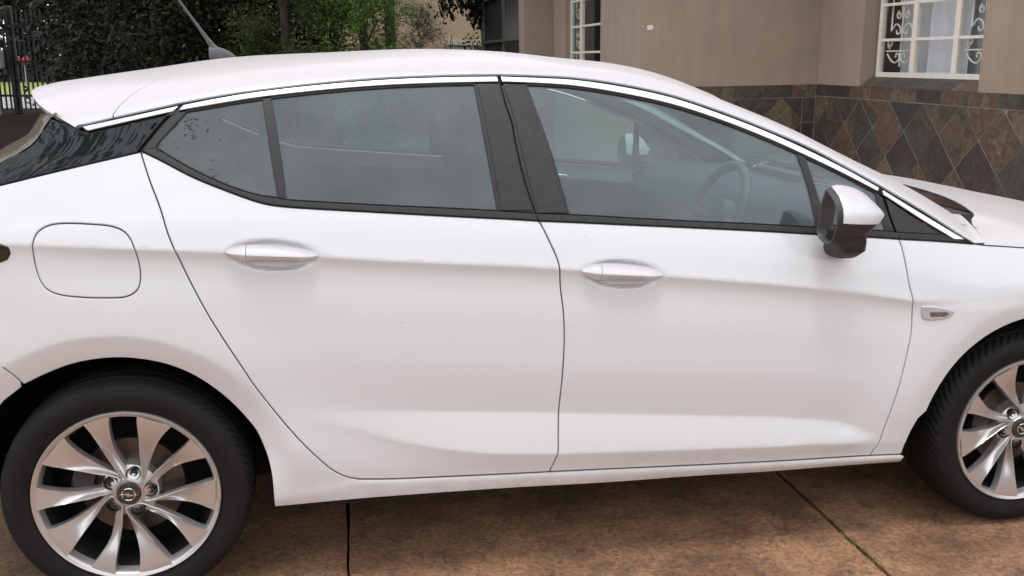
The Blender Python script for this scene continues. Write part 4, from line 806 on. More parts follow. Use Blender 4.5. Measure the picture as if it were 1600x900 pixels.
# ---- door mirrors
def door_mirror(side):
    face = smooth_curve(list(CURVES['mirror_face']) + [CURVES['mirror_face'][0]], .008)[:-1]        # (y, z) in the plane x = 1.885
    c = face.mean(0); tipc = np.array([-.975, 1.030]); K = len(face)
    if side > 0: pass
    def ring(t):
        s = max(1e-3, (1 - (t * .985) ** 2.3)) ** .60 * (1 + .10 * min(1, t * 5)); cen = c + (tipc - c) * t ** .9
        top = np.clip((face[:, 1] - c[1]) / .07, -1, 1)
        x = 1.885 + .133 * t + .012 * (1 - t) * 0; return np.stack([np.full(K, x) + .016 * t * (1 - top ** 2), cen[0] + (face[:, 0] - c[0]) * s, cen[1] + (face[:, 1] - c[1]) * s], -1)
    rings = [ring(t) for t in np.r_[0, .02, .05, np.linspace(.1, 1, 22)]]; rings = np.array(rings)
    zs = 1.012; V, F = grid(rings, closed_v=True); F = F + [tuple(range(len(V) - K, len(V)))]
    inner = [np.stack([np.full(K, 1.885 + d), c[0] + (face[:, 0] - c[0]) * s, c[1] + (face[:, 1] - c[1]) * s], -1) for d, s in ((0, 1.0), (-.002, .965), (.001, .93), (.022, .90))]
    Vi, Fi = grid(inner, closed_v=True, flip=True); Vg = inner[-1]; glass_f = (Vg, [tuple(range(K))[::-1]])
    ks = np.array(F[0]); V = np.array(V); Vi = np.array(Vi); Vg = np.array(Vg)
    def mk(name, V, F, m, par, sharp=None):
        V = np.array(V, float); F = list(F)
        vol = sum(np.dot(V[f[0]], np.cross(V[f[1]], V[f[2]])) for f in F)
        if side > 0: V = V * [1, -1, 1]; F = [f[::-1] for f in F]
        return emit(name, V, F, m, par, sharp=sharp)
    # which way do the faces look?
    q = F[len(F) // 2]; nrm = np.cross(V[q[1]] - V[q[0]], V[q[2]] - V[q[0]]); cc = V.mean(0)
    if np.dot(nrm, V[q[0]] - cc) < 0: F = [f[::-1] for f in F]
    def halves(V, F, keep_up):
        import bmesh
        me = bpy.data.meshes.new('t'); me.from_pydata([tuple(v) for v in V], [], F); q = bmesh.new(); q.from_mesh(me)
        for co, no in (((0, 0, zs), (0.10, 0, 1)), ((1.897, 0, 0), (1, 0, 0.06))):
            pass
        g = q.verts[:] + q.edges[:] + q.faces[:]; bmesh.ops.bisect_plane(q, geom=g, plane_co=(1.95, 0, zs), plane_no=(.06, 0, 1)); g = q.verts[:] + q.edges[:] + q.faces[:]; bmesh.ops.bisect_plane(q, geom=g, plane_co=(1.899, 0, 1.03), plane_no=(1, 0, .0))
        up = lambda f: (f.calc_center_median().z - zs + .06 * (f.calc_center_median().x - 1.95)) > 0 and f.calc_center_median().x > 1.899
        bmesh.ops.delete(q, geom=[f for f in q.faces if up(f) != keep_up], context='FACES')
        q.verts.index_update(); out = [tuple(v.co) for v in q.verts], [tuple(v.index for v in f.verts) for f in q.faces]; q.free(); return out
    Vb, black = halves(V, F, False)
    mr = mk('door_mirror', Vb, black, 'plastic_dark', near[2] if side < 0 else far[2])
    Vw, white = halves(V, F, True); Vw = np.array(Vw); cw = np.array([1.93, -.965, 1.03]); Vw = cw + (Vw - cw) * 1.022
    par = near[2] if side < 0 else far[2]
    mk('mirror_cap', Vw, white, 'white_paint', par)
    q = Fi[0]; nrm = np.cross(Vi[q[1]] - Vi[q[0]], Vi[q[2]] - Vi[q[0]])
    mk('mirror_rim', Vi, Fi, 'plastic_grey', par); mk('mirror_glass', *glass_f, 'mirror_silver', par)
    # foot: a short stalk down to the door skin
    foot = []
    for z, xc, yc, a, b_ in ((.985, 1.945, -.955, .045, .045), (.955, 1.948, -.950, .046, .050), (.930, 1.956, -.930, .042, .062), (.908, 1.960, -.905, .034, .050), (.903, 1.960, -.900, .028, .044)):
        q = np.linspace(0, 2 * np.pi, 24, endpoint=False); foot.append(np.stack([xc + a * np.sign(np.cos(q)) * abs(np.cos(q)) ** .55, yc + b_ * np.sign(np.sin(q)) * abs(np.sin(q)) ** .55, np.full(24, z)], -1))
    V2, F2 = grid(foot, closed_v=True); V2 = list(map(tuple, V2)); F2 = F2 + [tuple(range(24))[::-1], tuple(range(96, 120))]
    if np.dot(np.cross(np.subtract(V2[F2[0][1]], V2[F2[0][0]]), np.subtract(V2[F2[0][2]], V2[F2[0][0]])), np.subtract(V2[F2[0][0]], (1.945, -.955, .985))) < 0: F2 = [f[::-1] for f in F2]
    mk('mirror_foot', V2, F2, 'plastic_dark', par)
door_mirror(-1); door_mirror(1)

# ---- roof aerial
ab = []
for t in np.linspace(0, 1, 12):
    h = .034 * (1 - t ** 2.4) + .0; ab.append([(.176 + .085 * t, .022 * (1 - .7 * t) * math.sin(q), 1.432 + .006 + h * math.cos(q)) for q in np.linspace(-1.75, 1.75, 12)])
V, F = grid(ab, flip=False); ant = emit('aerial_base', V, F, 'plastic_grey', car)
emit('aerial', *tube([(.205, 0, 1.452), (.185, 0, 1.474), (.168, 0, 1.50), (.148, 0, 1.53), (.12, 0, 1.572), (.084, 0, 1.626), (.035, 0, 1.70), (-.02, 0, 1.785)], [.013, .0095, .0068, .0052, .0042, .0036, .0032, .0026], 10), 'plastic_grey', car)

# ---- cabin, seen dimly through the glass
def inner_skin(side):
    ring = chain(np.array([(.50, .40), (2.12, .36), (2.16, .88), (1.1, .985), (.35, 1.03), (.05, 1.06), (.05, .80), (.40, .76)]))
    rg = dense(ring, .05); panel('door_lining', rg, 'cabin', car, off=-.055, gap=0, depth=.02, gx=.08, gz=.05, side=side)
for s_ in (-1, 1): inner_skin(s_)
rows = top_rows(np.linspace(.12, 1.46, 24), np.linspace(.06, 1, 14)); rows[..., 2] -= .035; V, F = grid(rows); emit('headlining', V, F, 'cabin_light', car)
def sheet_pad(path, half, th, bow=.04, n=11):
    """a padded board: path of (x, z) points, width 2*half"""
    path = smooth_curve(path, .03); t = np.gradient(path, axis=0); t /= np.linalg.norm(t, axis=1, keepdims=True); nn = np.stack([-t[:, 1], t[:, 0]], -1); rings = []
    for i, (p, q) in enumerate(zip(path, nn)):
        e = min(1, .25 + 4 * min(i, len(path) - 1 - i) / len(path)); a = np.linspace(0, 2 * np.pi, 24, endpoint=False); y = half * (.9 + .1 * e) * np.sign(np.cos(a)) * abs(np.cos(a)) ** .45; d = th * e * np.sign(np.sin(a)) * abs(np.sin(a)) ** .6 + bow * (np.abs(y) / half) ** 2.5 * (np.sin(a) > -.1)
        rings.append(np.stack([p[0] + q[0] * d, y, p[1] + q[1] * d], -1))
    V, F = grid(rings, closed_v=True); V = list(map(tuple, V)); return V, F + [tuple(range(24))[::-1], tuple(range(len(V) - 24, len(V)))]
for y in (-.37, .37):
    sb = sheet_pad([(1.30, .52), (1.15, .80), (1.045, 1.09)], .235, .06, .05); cu = sheet_pad([(1.80, .53), (1.5, .50), (1.26, .47)], .25, .06, .05)
    hr = sheet_pad([(1.055, 1.10), (1.02, 1.20), (1.005, 1.26)], .13, .045, .01)
    V, F = join([sb, cu]); se = emit('front_seat', np.array(V) + [0, y, 0], F, 'seat_cloth', car, sharp=60); V, F = hr; emit('head_restraint', np.array(V) + [0, y, 0], F, 'seat_cloth', se)
V, F = join([sheet_pad([(.42, .60), (.22, .90), (.12, 1.06)], .62, .07, 0), sheet_pad([(.95, .56), (.62, .54), (.40, .52)], .62, .07, 0)]); rs = emit('rear_seat', V, F, 'seat_cloth', car, sharp=60)
rows = []
for x, z in ((2.52, .94), (2.30, .99), (2.12, 1.0), (2.0, .985), (1.93, .93), (1.90, .80), (1.98, .62), (2.02, .40)):
    rows.append([(x, y, z + .03 * math.exp(-((y + .37) / .2) ** 2) * (z > .9)) for y in np.linspace(-.80, .80, 24)])
V, F = grid(rows); emit('dashboard', V, F, 'cabin', car, sharp=60)
c = np.array([1.80, -.37, .93]); ax = np.array([math.cos(R(24)), 0, -math.sin(R(24))]); u = np.array([0, 1, 0.0]); v = np.cross(ax, u); a = np.linspace(0, 2 * np.pi, 49)
st = [tube([c + .185 * (math.cos(q) * u + math.sin(q) * v) for q in a], .017, 10, caps=False)]
for q in (0, math.pi, -math.pi / 2): st.append(tube([c + ax * .02 + .05 * (math.cos(q) * u + math.sin(q) * v), c + .18 * (math.cos(q) * u + math.sin(q) * v)], .016, 8))
st.append(tube([c - ax * .005, c + ax * .04], [.07, .075], 20)); st.append(tube([c + ax * .04, c + ax * .3], .035, 12)); emit('steering_wheel', *join(st), 'plastic_grey', car, sharp=50)
emit('parcel_shelf', *box(-.30, .14, -.62, .62, 1.0, 1.015), 'cabin', car, smooth=False)
for y in (-.66, .66):
    emit('door_pull', *tube([(1.42, y * 1.16, .93), (1.50, y * 1.12, .945), (1.58, y * 1.16, .93)], .011, 8), 'mirror_silver', car)
emit('inside_mirror', *bbox(1.62, 1.65, -.12, .12, 1.30, 1.36, .012), 'plastic_dark', car)

# ------------------------------------------------------------------ ground
m = mat('concrete', (.215, .120, .078), rough=.78)
t = m.node_tree; b = t.nodes['Principled BSDF']; lk = t.links.new; tc = N(m, 'ShaderNodeTexCoord'); oi = N(m, 'ShaderNodeObjectInfo')
geo = N(m, 'ShaderNodeNewGeometry')
n1 = N(m, 'ShaderNodeTexNoise', i_Scale=2.6, i_Detail=8.0, i_Roughness=.65); n2 = N(m, 'ShaderNodeTexNoise', i_Scale=55.0, i_Detail=6.0, i_Roughness=.75); n3 = N(m, 'ShaderNodeTexNoise', i_Scale=9.0, i_Detail=9.0, i_Roughness=.75)
for n in (n1, n2, n3): lk(geo.outputs['Position'], n.inputs['Vector'])
r1 = N(m, 'ShaderNodeMapRange', i_1=.34, i_2=.66); lk(n1.outputs['Fac'], r1.inputs[0])
x1 = N(m, 'ShaderNodeMix', data_type='RGBA', i_6=(.205, .106, .058, 1), i_7=(.46, .245, .130, 1)); lk(r1.outputs[0], x1.inputs[0])
r3 = N(m, 'ShaderNodeMapRange', i_1=.49, i_2=.66, i_3=0.0, i_4=.85); lk(n3.outputs['Fac'], r3.inputs[0])
x3 = N(m, 'ShaderNodeMix', data_type='RGBA', i_7=(.130, .080, .055, 1)); lk(x1.outputs[2], x3.inputs[6]); lk(r3.outputs[0], x3.inputs[0])
r2 = N(m, 'ShaderNodeMapRange', i_1=.33, i_2=.68, i_3=.48, i_4=1.42); lk(n2.outputs['Fac'], r2.inputs[0])
x2 = N(m, 'ShaderNodeMix', data_type='RGBA', blend_type='MULTIPLY', i_0=1.0); lk(x3.outputs[2], x2.inputs[6]); lk(r2.outputs[0], x2.inputs[7])
vg = N(m, 'ShaderNodeTexVoronoi', i_Scale=95.0); lk(geo.outputs['Position'], vg.inputs['Vector'])                      # aggregate showing through
sv = N(m, 'ShaderNodeSeparateColor'); lk(vg.outputs['Color'], sv.inputs[0])
gt = N(m, 'ShaderNodeMath', operation='GREATER_THAN', i_1=.90); lk(sv.outputs[0], gt.inputs[0]); lt = N(m, 'ShaderNodeMath', operation='LESS_THAN', i_1=.24); lk(vg.outputs['Distance'], lt.inputs[0])
mm = N(m, 'ShaderNodeMath', operation='MULTIPLY'); lk(gt.outputs[0], mm.inputs[0]); lk(lt.outputs[0], mm.inputs[1]); m6 = N(m, 'ShaderNodeMath', operation='MULTIPLY', i_1=.6); lk(mm.outputs[0], m6.inputs[0])
x4 = N(m, 'ShaderNodeMix', data_type='RGBA', i_7=(.42, .33, .26, 1)); lk(x2.outputs[2], x4.inputs[6]); lk(m6.outputs[0], x4.inputs[0]); lk(x4.outputs[2], b.inputs['Base Color'])
ah = N(m, 'ShaderNodeMath', operation='ADD'); lk(n2.outputs['Fac'], ah.inputs[0]); lk(n3.outputs['Fac'], ah.inputs[1])
bu = N(m, 'ShaderNodeBump', i_Strength=.55, i_Distance=.008); lk(ah.outputs[0], bu.inputs['Height']); lk(bu.outputs[0], b.inputs['Normal'])
rr = N(m, 'ShaderNodeMapRange', i_1=.3, i_2=.7, i_3=.5, i_4=.85); lk(n1.outputs['Fac'], rr.inputs[0]); lk(rr.outputs[0], b.inputs['Roughness'])
mat('shaded_soil', (.020, .011, .008), rough=1.0, spec=.05, noise=(8, .6, (.010, .007, .0055)), bump=(40, .5, .02))  # bare earth, with the shade under the trees put into its dark colour
mat('grass', (.06, .10, .022), rough=.9, noise=(1.2, .6, (.11, .15, .035)), bump=(60, .6, .02))
mat('verge_grass', (.17, .22, .04), rough=.9, noise=(.8, .6, (.24, .27, .06)), bump=(60, .6, .02))
mat('asphalt', (.30, .28, .28), rough=.85, noise=(3, .5, (.24, .225, .22)))
mat('blade', (.10, .17, .035), rough=.7, noise=(20, .6, (.20, .22, .07)))

def sheet(name, x0, x1, y0, y1, z, m, n=2):
    V, F = grid([[(x, y, z) for y in np.linspace(y0, y1, n)] for x in np.linspace(x0, x1, n)], flip=False); F = [f[::-1] for f in F] if True else F
    o = emit(name, V, F, m); me = o.data
    if me.polygons[0].normal.z < 0: me.flip_normals()
    return tag(o, kind='structure')
ground = sheet('ground', -250, 250, -250, 350, -.030, 'shaded_soil')
sheet('lawn', -3.2, 2.4, 6.2, 21.0, -.018, 'grass')
sheet('road', -80, 60, 27.0, 38.0, -.020, 'asphalt')
sheet('verge', -80, 60, 38.0, 60.0, -.016, 'verge_grass')
drive = sheet('driveway', -7.2, 5.28, -8.0, 6.1, -.022, 'shaded_soil')
ex = [-7.09, -5.56, -4.03, -2.50, -.97, .563, 2.092, 3.622, 5.27]; ey = [-7.6, -3.9, .95, 6.0]
def wob(a, b, n, axis, amp=.0035):
    p = np.linspace(a, b, n); d = rng.normal(0, amp, n); d = np.convolve(np.pad(d, 2, mode='edge'), np.ones(5) / 5, 'valid') * 1.8 + rng.normal(0, amp * .3, n); return p, d
for i in range(len(ex) - 1):
    for j in range(len(ey) - 1):
        x0, x1, y0, y1 = ex[i] + .006, ex[i + 1] - .006, ey[j] + .006, ey[j + 1] - .006; nx, ny = 12, 60 if 3 <= i <= 6 else 14; ring = []
        p, d = wob(x0, x1, nx, 0); ring += [(a, y0 + q) for a, q in zip(p, d)][:-1]
        p, d = wob(y0, y1, ny, 1); ring += [(x1 + q, a) for a, q in zip(p, d)][:-1]
        p, d = wob(x1, x0, nx, 0); ring += [(a, y1 + q) for a, q in zip(p, d)][:-1]
        p, d = wob(y1, y0, ny, 1); ring += [(x0 + q, a) for a, q in zip(p, d)][:-1]
        ring = np.array(ring); c = ring.mean(0); K = len(ring); tz = rng.uniform(-.001, .001)
        inr = inset(ring, .004)
        V = [(x, y, tz) for x, y in inr] + [(x, y, tz - .004) for x, y in ring] + [(x, y, -.028) for x, y in ring]
        F = [tuple(range(K))] + [(K + q, K + (q + 1) % K, (q + 1) % K, q) for q in range(K)] + [(2 * K + q, 2 * K + (q + 1) % K, K + (q + 1) % K, K + q) for q in range(K)]
        emit('concrete_slab', V, F, 'concrete', drive, smooth=False)
def tuft(x, y, n, h, spread, label, along=0.0):
    V, F = [], []
    for _ in range(n):
        a = rng.uniform(0, 6.28); r = spread * rng.uniform(0, 1) ** .7; bx, by = x + r * math.cos(a) * .25, y + r * math.sin(a) * (1 if along else .3); l = h * rng.uniform(.5, 1.2); ln = rng.uniform(.3, 1.1); w = rng.uniform(.0012, .0028); q = rng.uniform(0, 6.28); dx, dy = math.cos(q), math.sin(q); k = len(V)
        for t_, ww in ((0, 1), (.5, .9), (1, .08)):
            px, py, pz = bx + dx * l * ln * t_ ** 1.6, by + dy * l * ln * t_ ** 1.6, -.012 + l * t_ * (1 - .35 * t_); V += [(px - dy * w * ww, py + dx * w * ww, pz), (px + dy * w * ww, py - dx * w * ww, pz)]
        F += [(k, k + 1, k + 3, k + 2), (k + 2, k + 3, k + 5, k + 4)]
    return tag(emit('grass_tuft', V, F, 'blade', smooth=False), label=label, cat='grass tuft')
tuft(2.103, -.955, 90, .022, .10, 'largest green grass tuft in the right concrete joint, nearest the camera', 1)
tuft(2.098, -.845, 60, .018, .05, 'small grass tuft in the right concrete joint just behind the largest one', 1)
tuft(.69, -.46, 26, .05, .03, 'sparse grass tuft on the shaded concrete under the left part of the sill')
# fallen leaves and crumbs on the concrete
mat('dry_leaf', (.22, .12, .05), rough=.8, noise=(60, .6, (.30, .20, .10)))
V, F = [], []
for _ in range(700):
    x, y = rng.uniform(.1, 2.7), rng.uniform(-1.5, -.35); s = rng.uniform(.0012, .0036) * (2.2 if rng.uniform() < .04 else 1); a = rng.uniform(0, 3.14); k = len(V)
    V += [(x + s * math.cos(a + q) * (1.6 if q in (0, math.pi) else .7), y + s * math.sin(a + q) * (1.6 if q in (0, math.pi) else .7), .0025 + rng.uniform(0, .002)) for q in (0, math.pi / 2, math.pi, -math.pi / 2)] + [(x, y, .004 + s * .4)]
    F += [(k, k + 1, k + 4), (k + 1, k + 2, k + 4), (k + 2, k + 3, k + 4), (k + 3, k, k + 4)]
tag(emit('grit', V, F, 'dry_leaf', smooth=False), label='loose grit and leaf crumbs scattered on the concrete driveway', cat='grit', kind='stuff')

# ------------------------------------------------------------------ the house
HA = -.0215
house = empty('house', label='brown plastered bungalow with slate tiled dado and white steel windows', cat='house')
_pv = Vector((4, 5.48, 0)); _rm = Matrix.Rotation(HA, 3, 'Y'); house.location = _pv - _rm @ _pv; house.rotation_euler = (0, HA, 0)
PL = m = mat('plaster', (.362, .288, .222), rough=.9, noise=(1.3, .7, (.305, .240, .182)), bump=(240, .3, .0015))
_b = m.node_tree.nodes['Principled BSDF']; _src = _b.inputs['Base Color'].links[0].from_socket; _tc = N(m, 'ShaderNodeTexCoord'); _mp = N(m, 'ShaderNodeMapping'); _mp.inputs['Scale'].default_value = (5, 5, 1.6)
_n = N(m, 'ShaderNodeTexNoise', i_Scale=1.4, i_Detail=9.0, i_Roughness=.7); _r = N(m, 'ShaderNodeMapRange', i_1=.3, i_2=.7, i_3=.88, i_4=1.08); _x = N(m, 'ShaderNodeMix', data_type='RGBA', blend_type='MULTIPLY', i_0=1.0)
m.node_tree.links.new(_tc.outputs['Object'], _mp.inputs[0]); m.node_tree.links.new(_mp.outputs[0], _n.inputs['Vector']); m.node_tree.links.new(_n.outputs['Fac'], _r.inputs[0]); m.node_tree.links.new(_src, _x.inputs[6]); m.node_tree.links.new(_r.outputs[0], _x.inputs[7]); m.node_tree.links.new(_x.outputs[2], _b.inputs['Base Color'])
mat('plaster_white', (.75, .72, .68), rough=.9, bump=(80, .4, .003))
mat('steel_white', (.82, .785, .70), rough=.5, noise=(14, .55, (.70, .65, .56)), bump=(60, .2, .002))
mat('grout', (.26, .225, .195), rough=.9, noise=(30, .6, (.19, .165, .145)))
mat('curtain', (.74, .75, .80), rough=.9, noise=(40, .3, (.66, .68, .73)))
mat('room', (.035, .033, .032), rough=.95)
mat('roof_tile', (.14, .07, .05), rough=.85, noise=(6, .5, (.10, .055, .042)))
mat('timber_dark', (.05, .035, .028), rough=.7)
mat('gate_steel', (.16, .15, .135), rough=.6, noise=(20, .5, (.10, .095, .09)))
m = mat('slate', (.1, .08, .06), rough=.55)
t = m.node_tree; b = t.nodes['Principled BSDF']; lk = t.links.new; tc = N(m, 'ShaderNodeTexCoord'); oi = N(m, 'ShaderNodeObjectInfo')
va = N(m, 'ShaderNodeVectorMath', operation='ADD'); rv = N(m, 'ShaderNodeVectorMath', operation='SCALE', i_Scale=37.0); cb = N(m, 'ShaderNodeCombineXYZ'); 
for k in range(3): lk(oi.outputs['Random'], cb.inputs[k])
lk(cb.outputs[0], rv.inputs[0]); lk(tc.outputs['Object'], va.inputs[0]); lk(rv.outputs[0], va.inputs[1])
na = N(m, 'ShaderNodeTexNoise', i_Scale=3.6, i_Detail=7.0, i_Roughness=.66); nb = N(m, 'ShaderNodeTexNoise', i_Scale=24.0, i_Detail=8.0, i_Roughness=.7); lk(va.outputs[0], na.inputs['Vector']); lk(va.outputs[0], nb.inputs['Vector'])
s1 = N(m, 'ShaderNodeMath', operation='MULTIPLY_ADD', i_1=2.1, i_2=-1.05); lk(na.outputs['Fac'], s1.inputs[0]); a1 = N(m, 'ShaderNodeMath', operation='ADD'); lk(s1.outputs[0], a1.inputs[0]); lk(oi.outputs['Random'], a1.inputs[1])
cr = N(m, 'ShaderNodeValToRGB'); e = cr.color_ramp.elements; e[0].position = 0.0; e[0].color = (.040, .033, .032, 1); e[1].position = 1.0; e[1].color = (.125, .100, .062, 1)
for p, c in ((.22, (.052, .038, .034)), (.42, (.062, .060, .047)), (.55, (.058, .042, .036)), (.70, (.098, .076, .046)), (.83, (.118, .058, .036)), (.91, (.070, .048, .038))):
    q = e.new(p); q.color = (*c, 1)
lk(a1.outputs[0], cr.inputs[0]); r2 = N(m, 'ShaderNodeMapRange', i_1=.3, i_2=.72, i_3=.62, i_4=1.45); lk(nb.outputs['Fac'], r2.inputs[0])
x2 = N(m, 'ShaderNodeMix', data_type='RGBA', blend_type='MULTIPLY', i_0=1.0); lk(cr.outputs[0], x2.inputs[6]); lk(r2.outputs[0], x2.inputs[7]); lk(x2.outputs[2], b.inputs['Base Color'])
bu = N(m, 'ShaderNodeBump', i_Strength=.9, i_Distance=.010); lk(nb.outputs['Fac'], bu.inputs['Height']); lk(bu.outputs[0], b.inputs['Normal'])

def wall(name, axis, c, a0, a1, z0, z1, th, openings=(), m='plaster', parent=house):
    """axis 'x': plane x=c, runs along y ; axis 'y': plane y=c, runs along x ; th is signed, away from the viewer"""
    A = sorted({a0, a1, *[v for o in openings for v in o[:2]]}); Z = sorted({z0, z1, *[v for o in openings for v in o[2:]]}); parts = []
    cell = {}
    for i in range(len(A) - 1):
        for k in range(len(Z) - 1):
            am, zm = (A[i] + A[i + 1]) / 2, (Z[k] + Z[k + 1]) / 2; cell[i, k] = not any(o[0] < am < o[1] and o[2] < zm < o[3] for o in openings)
    P = (lambda a, d, z: (c + d, a, z)) if axis == 'x' else (lambda a, d, z: (a, c + d, z)); V, F = [], []
    def quad(*p): k = len(V); V.extend(p); F.append((k, k + 1, k + 2, k + 3))
    for (i, k), s in cell.items():
        if not s: continue
        a, b_, z, y = A[i], A[i + 1], Z[k], Z[k + 1]
        quad(P(a, 0, z), P(b_, 0, z), P(b_, 0, y), P(a, 0, y)); quad(P(a, th, z), P(b_, th, z), P(b_, th, y), P(a, th, y))
        if not cell.get((i - 1, k)): quad(P(a, 0, z), P(a, th, z), P(a, th, y), P(a, 0, y))
        if not cell.get((i + 1, k)): quad(P(b_, 0, z), P(b_, th, z), P(b_, th, y), P(b_, 0, y))
        if not cell.get((i, k - 1)): quad(P(a, 0, z), P(a, th, z), P(b_, th, z), P(b_, 0, z))
        if not cell.get((i, k + 1)): quad(P(a, 0, y), P(a, th, y), P(b_, th, y), P(b_, 0, y))
    return emit(name, V, F, m, parent, smooth=False)
WH = 3.15
wall_front = wall('wall', 'y', 5.48, 3.497, 5.341, -.4, WH, .22)
wall_right = wall('wall', 'x', 5.342, -3.0, 5.70, -.4, WH, .23, [(3.07, 4.70, 1.212, 2.42)])
wall_side = wall('wall', 'x', 3.498, 5.702, 9.085, -.4, WH, .22, [(6.86, 8.43, 1.20, 2.42)])
wall_back = wall('wall', 'y', 9.085, 3.101, 3.497, -.4, WH, .22)
wall_porch = wall('wall', 'x', 3.102, 9.307, 12.75, -.4, WH, .22, [(9.42, 12.60, -.39, 2.45)])
emit('ceiling', *join([box(3.0, 5.2, 5.24, 12.8, WH + .002, WH + .08), box(5.201, 9.5, -3.0, 12.8, WH + .002, WH + .08)]), 'plaster', house, smooth=False)
emit('room_wall', *join([box(5.9, 5.95, -2.5, 5.4, -.3, WH), box(3.8, 5.85, 9.2, 9.25, -.3, WH), box(5.0, 5.05, 9.3, 12.6, -.3, WH), box(3.75, 3.80, 5.75, 9.0, -.3, WH) if False else box(5.6, 5.65, 5.75, 9.0, -.3, WH), box(3.4, 5.0, 12.6, 12.65, -.3, WH)]), 'room', house, smooth=False)
emit('fascia', *join([box(2.96, 2.99, 5.2, 13.2, WH - .05, WH + .16), box(2.99, 5.2, 5.2, 5.23, WH - .05, WH + .16), box(5.17, 5.2, -3.2, 5.1999, WH - .05, WH + .16)]), 'timber_dark', house, smooth=False)
V = [(2.93, 5.17, WH + .13), (5.14, 5.17, WH + .13), (5.14, -3.2, WH + .13), (9.6, -3.2, WH + .13), (9.6, 13.2, WH + .13), (2.93, 13.2, WH + .13), (6.2, 8.2, WH + 1.7), (7.2, -3.2, WH + 1.35), (7.2, 8.0, WH + 1.7), (6.2, 13.2, WH + 1.7), (6.2, 7.0, WH + 1.55)]
emit('roof', V, [(0, 6, 9, 5), (0, 1, 8, 6), (1, 2, 7, 8), (2, 3, 7), (3, 4, 8, 7), (4, 9, 6, 8), (4, 5, 9)], 'roof_tile', house, smooth=False)

# slate dado: every tile a piece of its own on a bed of grout
def clip(poly, a, b, c):
    """keep a*u + b*v <= c"""
    out = []
    for p, q in zip(poly, poly[1:] + poly[:1]):
        dp, dq = a * p[0] + b * p[1] - c, a * q[0] + b * q[1] - c
        if dp <= 0: out.append(p)
        if (dp < 0 < dq) or (dq < 0 < dp): t_ = dp / (dp - dq); out.append((p[0] + t_ * (q[0] - p[0]), p[1] + t_ * (q[1] - p[1])))
    return out
def tile(poly, place, parent, g=.0032):
    P = np.array(poly)
    if len(P) < 3: return
    keep = [i for i in range(len(P)) if np.linalg.norm(P[i] - P[i - 1]) > .004]; P = P[keep]
    if len(P) < 3: return
    a = .5 * np.sum(P[:, 0] * np.roll(P[:, 1], -1) - np.roll(P[:, 0], -1) * P[:, 1])
    if abs(a) < .0012: return
    if a < 0: P = P[::-1]
    A, B = inset(P, g), inset(P, g + .0018); th = .0042 + rng.uniform(-.0008, .0016); c = P.mean(0); tx, ty = rng.normal(0, .007, 2); K = len(P)
    V = [place(u, v, th + tx * (u - c[0]) + ty * (v - c[1])) for u, v in B] + [place(u, v, th - .0016 + tx * (u - c[0]) + ty * (v - c[1])) for u, v in A] + [place(u, v, .001) for u, v in A]
    F = [tuple(range(K))] + [(K + q, K + (q + 1) % K, (q + 1) % K, q) for q in range(K)] + [(2 * K + q, 2 * K + (q + 1) % K, K + (q + 1) % K, K + q) for q in range(K)]
    o = emit('slate_tile', V, F, 'slate', parent, smooth=False)
    return o
D = .4755; H2 = D / 2
# long wall at x = 5.342 (u = -y so that u runs to the right in view)
pr = lambda u, v, d: (5.342 - .004 - d, -u, v)
emit('grout_bed', *box(5.337, 5.3418, 1.4, 5.478, 0, 1.207), 'grout', wall_right, smooth=False)
js = [-5.474, -5.184] + [-5.184 + .3377 * k for k in range(1, 12)]
for a, b_ in zip(js[:-1], js[1:]): tile([(a, 1.094), (b_, 1.094), (b_, 1.207), (a, 1.207)], pr, wall_right)
def field(u0, u1, apex, z1, place, parent):
    for r_ in range(0, 8):
        for k in range(-14, 14):
            cu = apex + D * k + (H2 if r_ % 2 else 0); cv_ = z1 - H2 * r_
            poly = [(cu, cv_ - H2), (cu + H2, cv_), (cu, cv_ + H2), (cu - H2, cv_)]
            for pl_ in ((0, 1, z1), (0, -1, -.02), (1, 0, u1), (-1, 0, -u0)): poly = clip(poly, *pl_) if len(poly) >= 3 else []
            if len(poly) >= 3 and max(p[1] for p in poly) > .25: tile(poly, place, parent)
field(-5.474, -1.42, -3.719 + H2, 1.092, pr, wall_right)
# short wall at y = 5.48
pf = lambda u, v, d: (u, 5.48 - .004 - d, v)
emit('grout_bed', *box(3.50, 5.336, 5.4752, 5.4798, 0, 1.207), 'grout', wall_front, smooth=False)
js = [3.50, 3.815, 4.133, 4.451, 4.767, 5.087, 5.328]
for a, b_ in zip(js[:-1], js[1:]): tile([(a, 1.081), (b_, 1.081), (b_, 1.207), (a, 1.207)], pf, wall_front)
field(3.50, 5.19, 4.969 - H2 + D * 0 + H2 - H2, 1.079, pf, wall_front)
for z0, z1 in ((.835, 1.079), (.50, .833), (.17, .498)): tile([(5.192, z0), (5.328, z0), (5.328, z1), (5.192, z1)], pf, wall_front)

# chipped paint on the corner of the short wall
q = np.linspace(0, 2 * np.pi, 15)[:-1]; rr_ = np.array([.034, .030, .036, .030, .026, .032, .036, .030, .034, .040, .028, .030, .027, .030]); V = [(3.592 + r_ * math.cos(a), 5.4785, 1.763 + .8 * r_ * math.sin(a)) for r_, a in zip(rr_, q)]
emit('bare_plaster_patch', V + [(v[0], 5.4798, v[2]) for v in V], [tuple(range(14))[::-1]] + [(i, (i + 1) % 14, 14 + (i + 1) % 14, 14 + i) for i in range(14)], 'plaster_white', wall_front, smooth=False)
V = [(3.512 + .008 * math.cos(a), 5.4785, 1.775 + .006 * math.sin(a)) for a in q[::2]]
emit('bare_plaster_patch', V + [(v[0], 5.4798, v[2]) for v in V], [tuple(range(7))[::-1]] + [(i, (i + 1) % 7, 7 + (i + 1) % 7, 7 + i) for i in range(7)], 'plaster_white', wall_front, smooth=False)

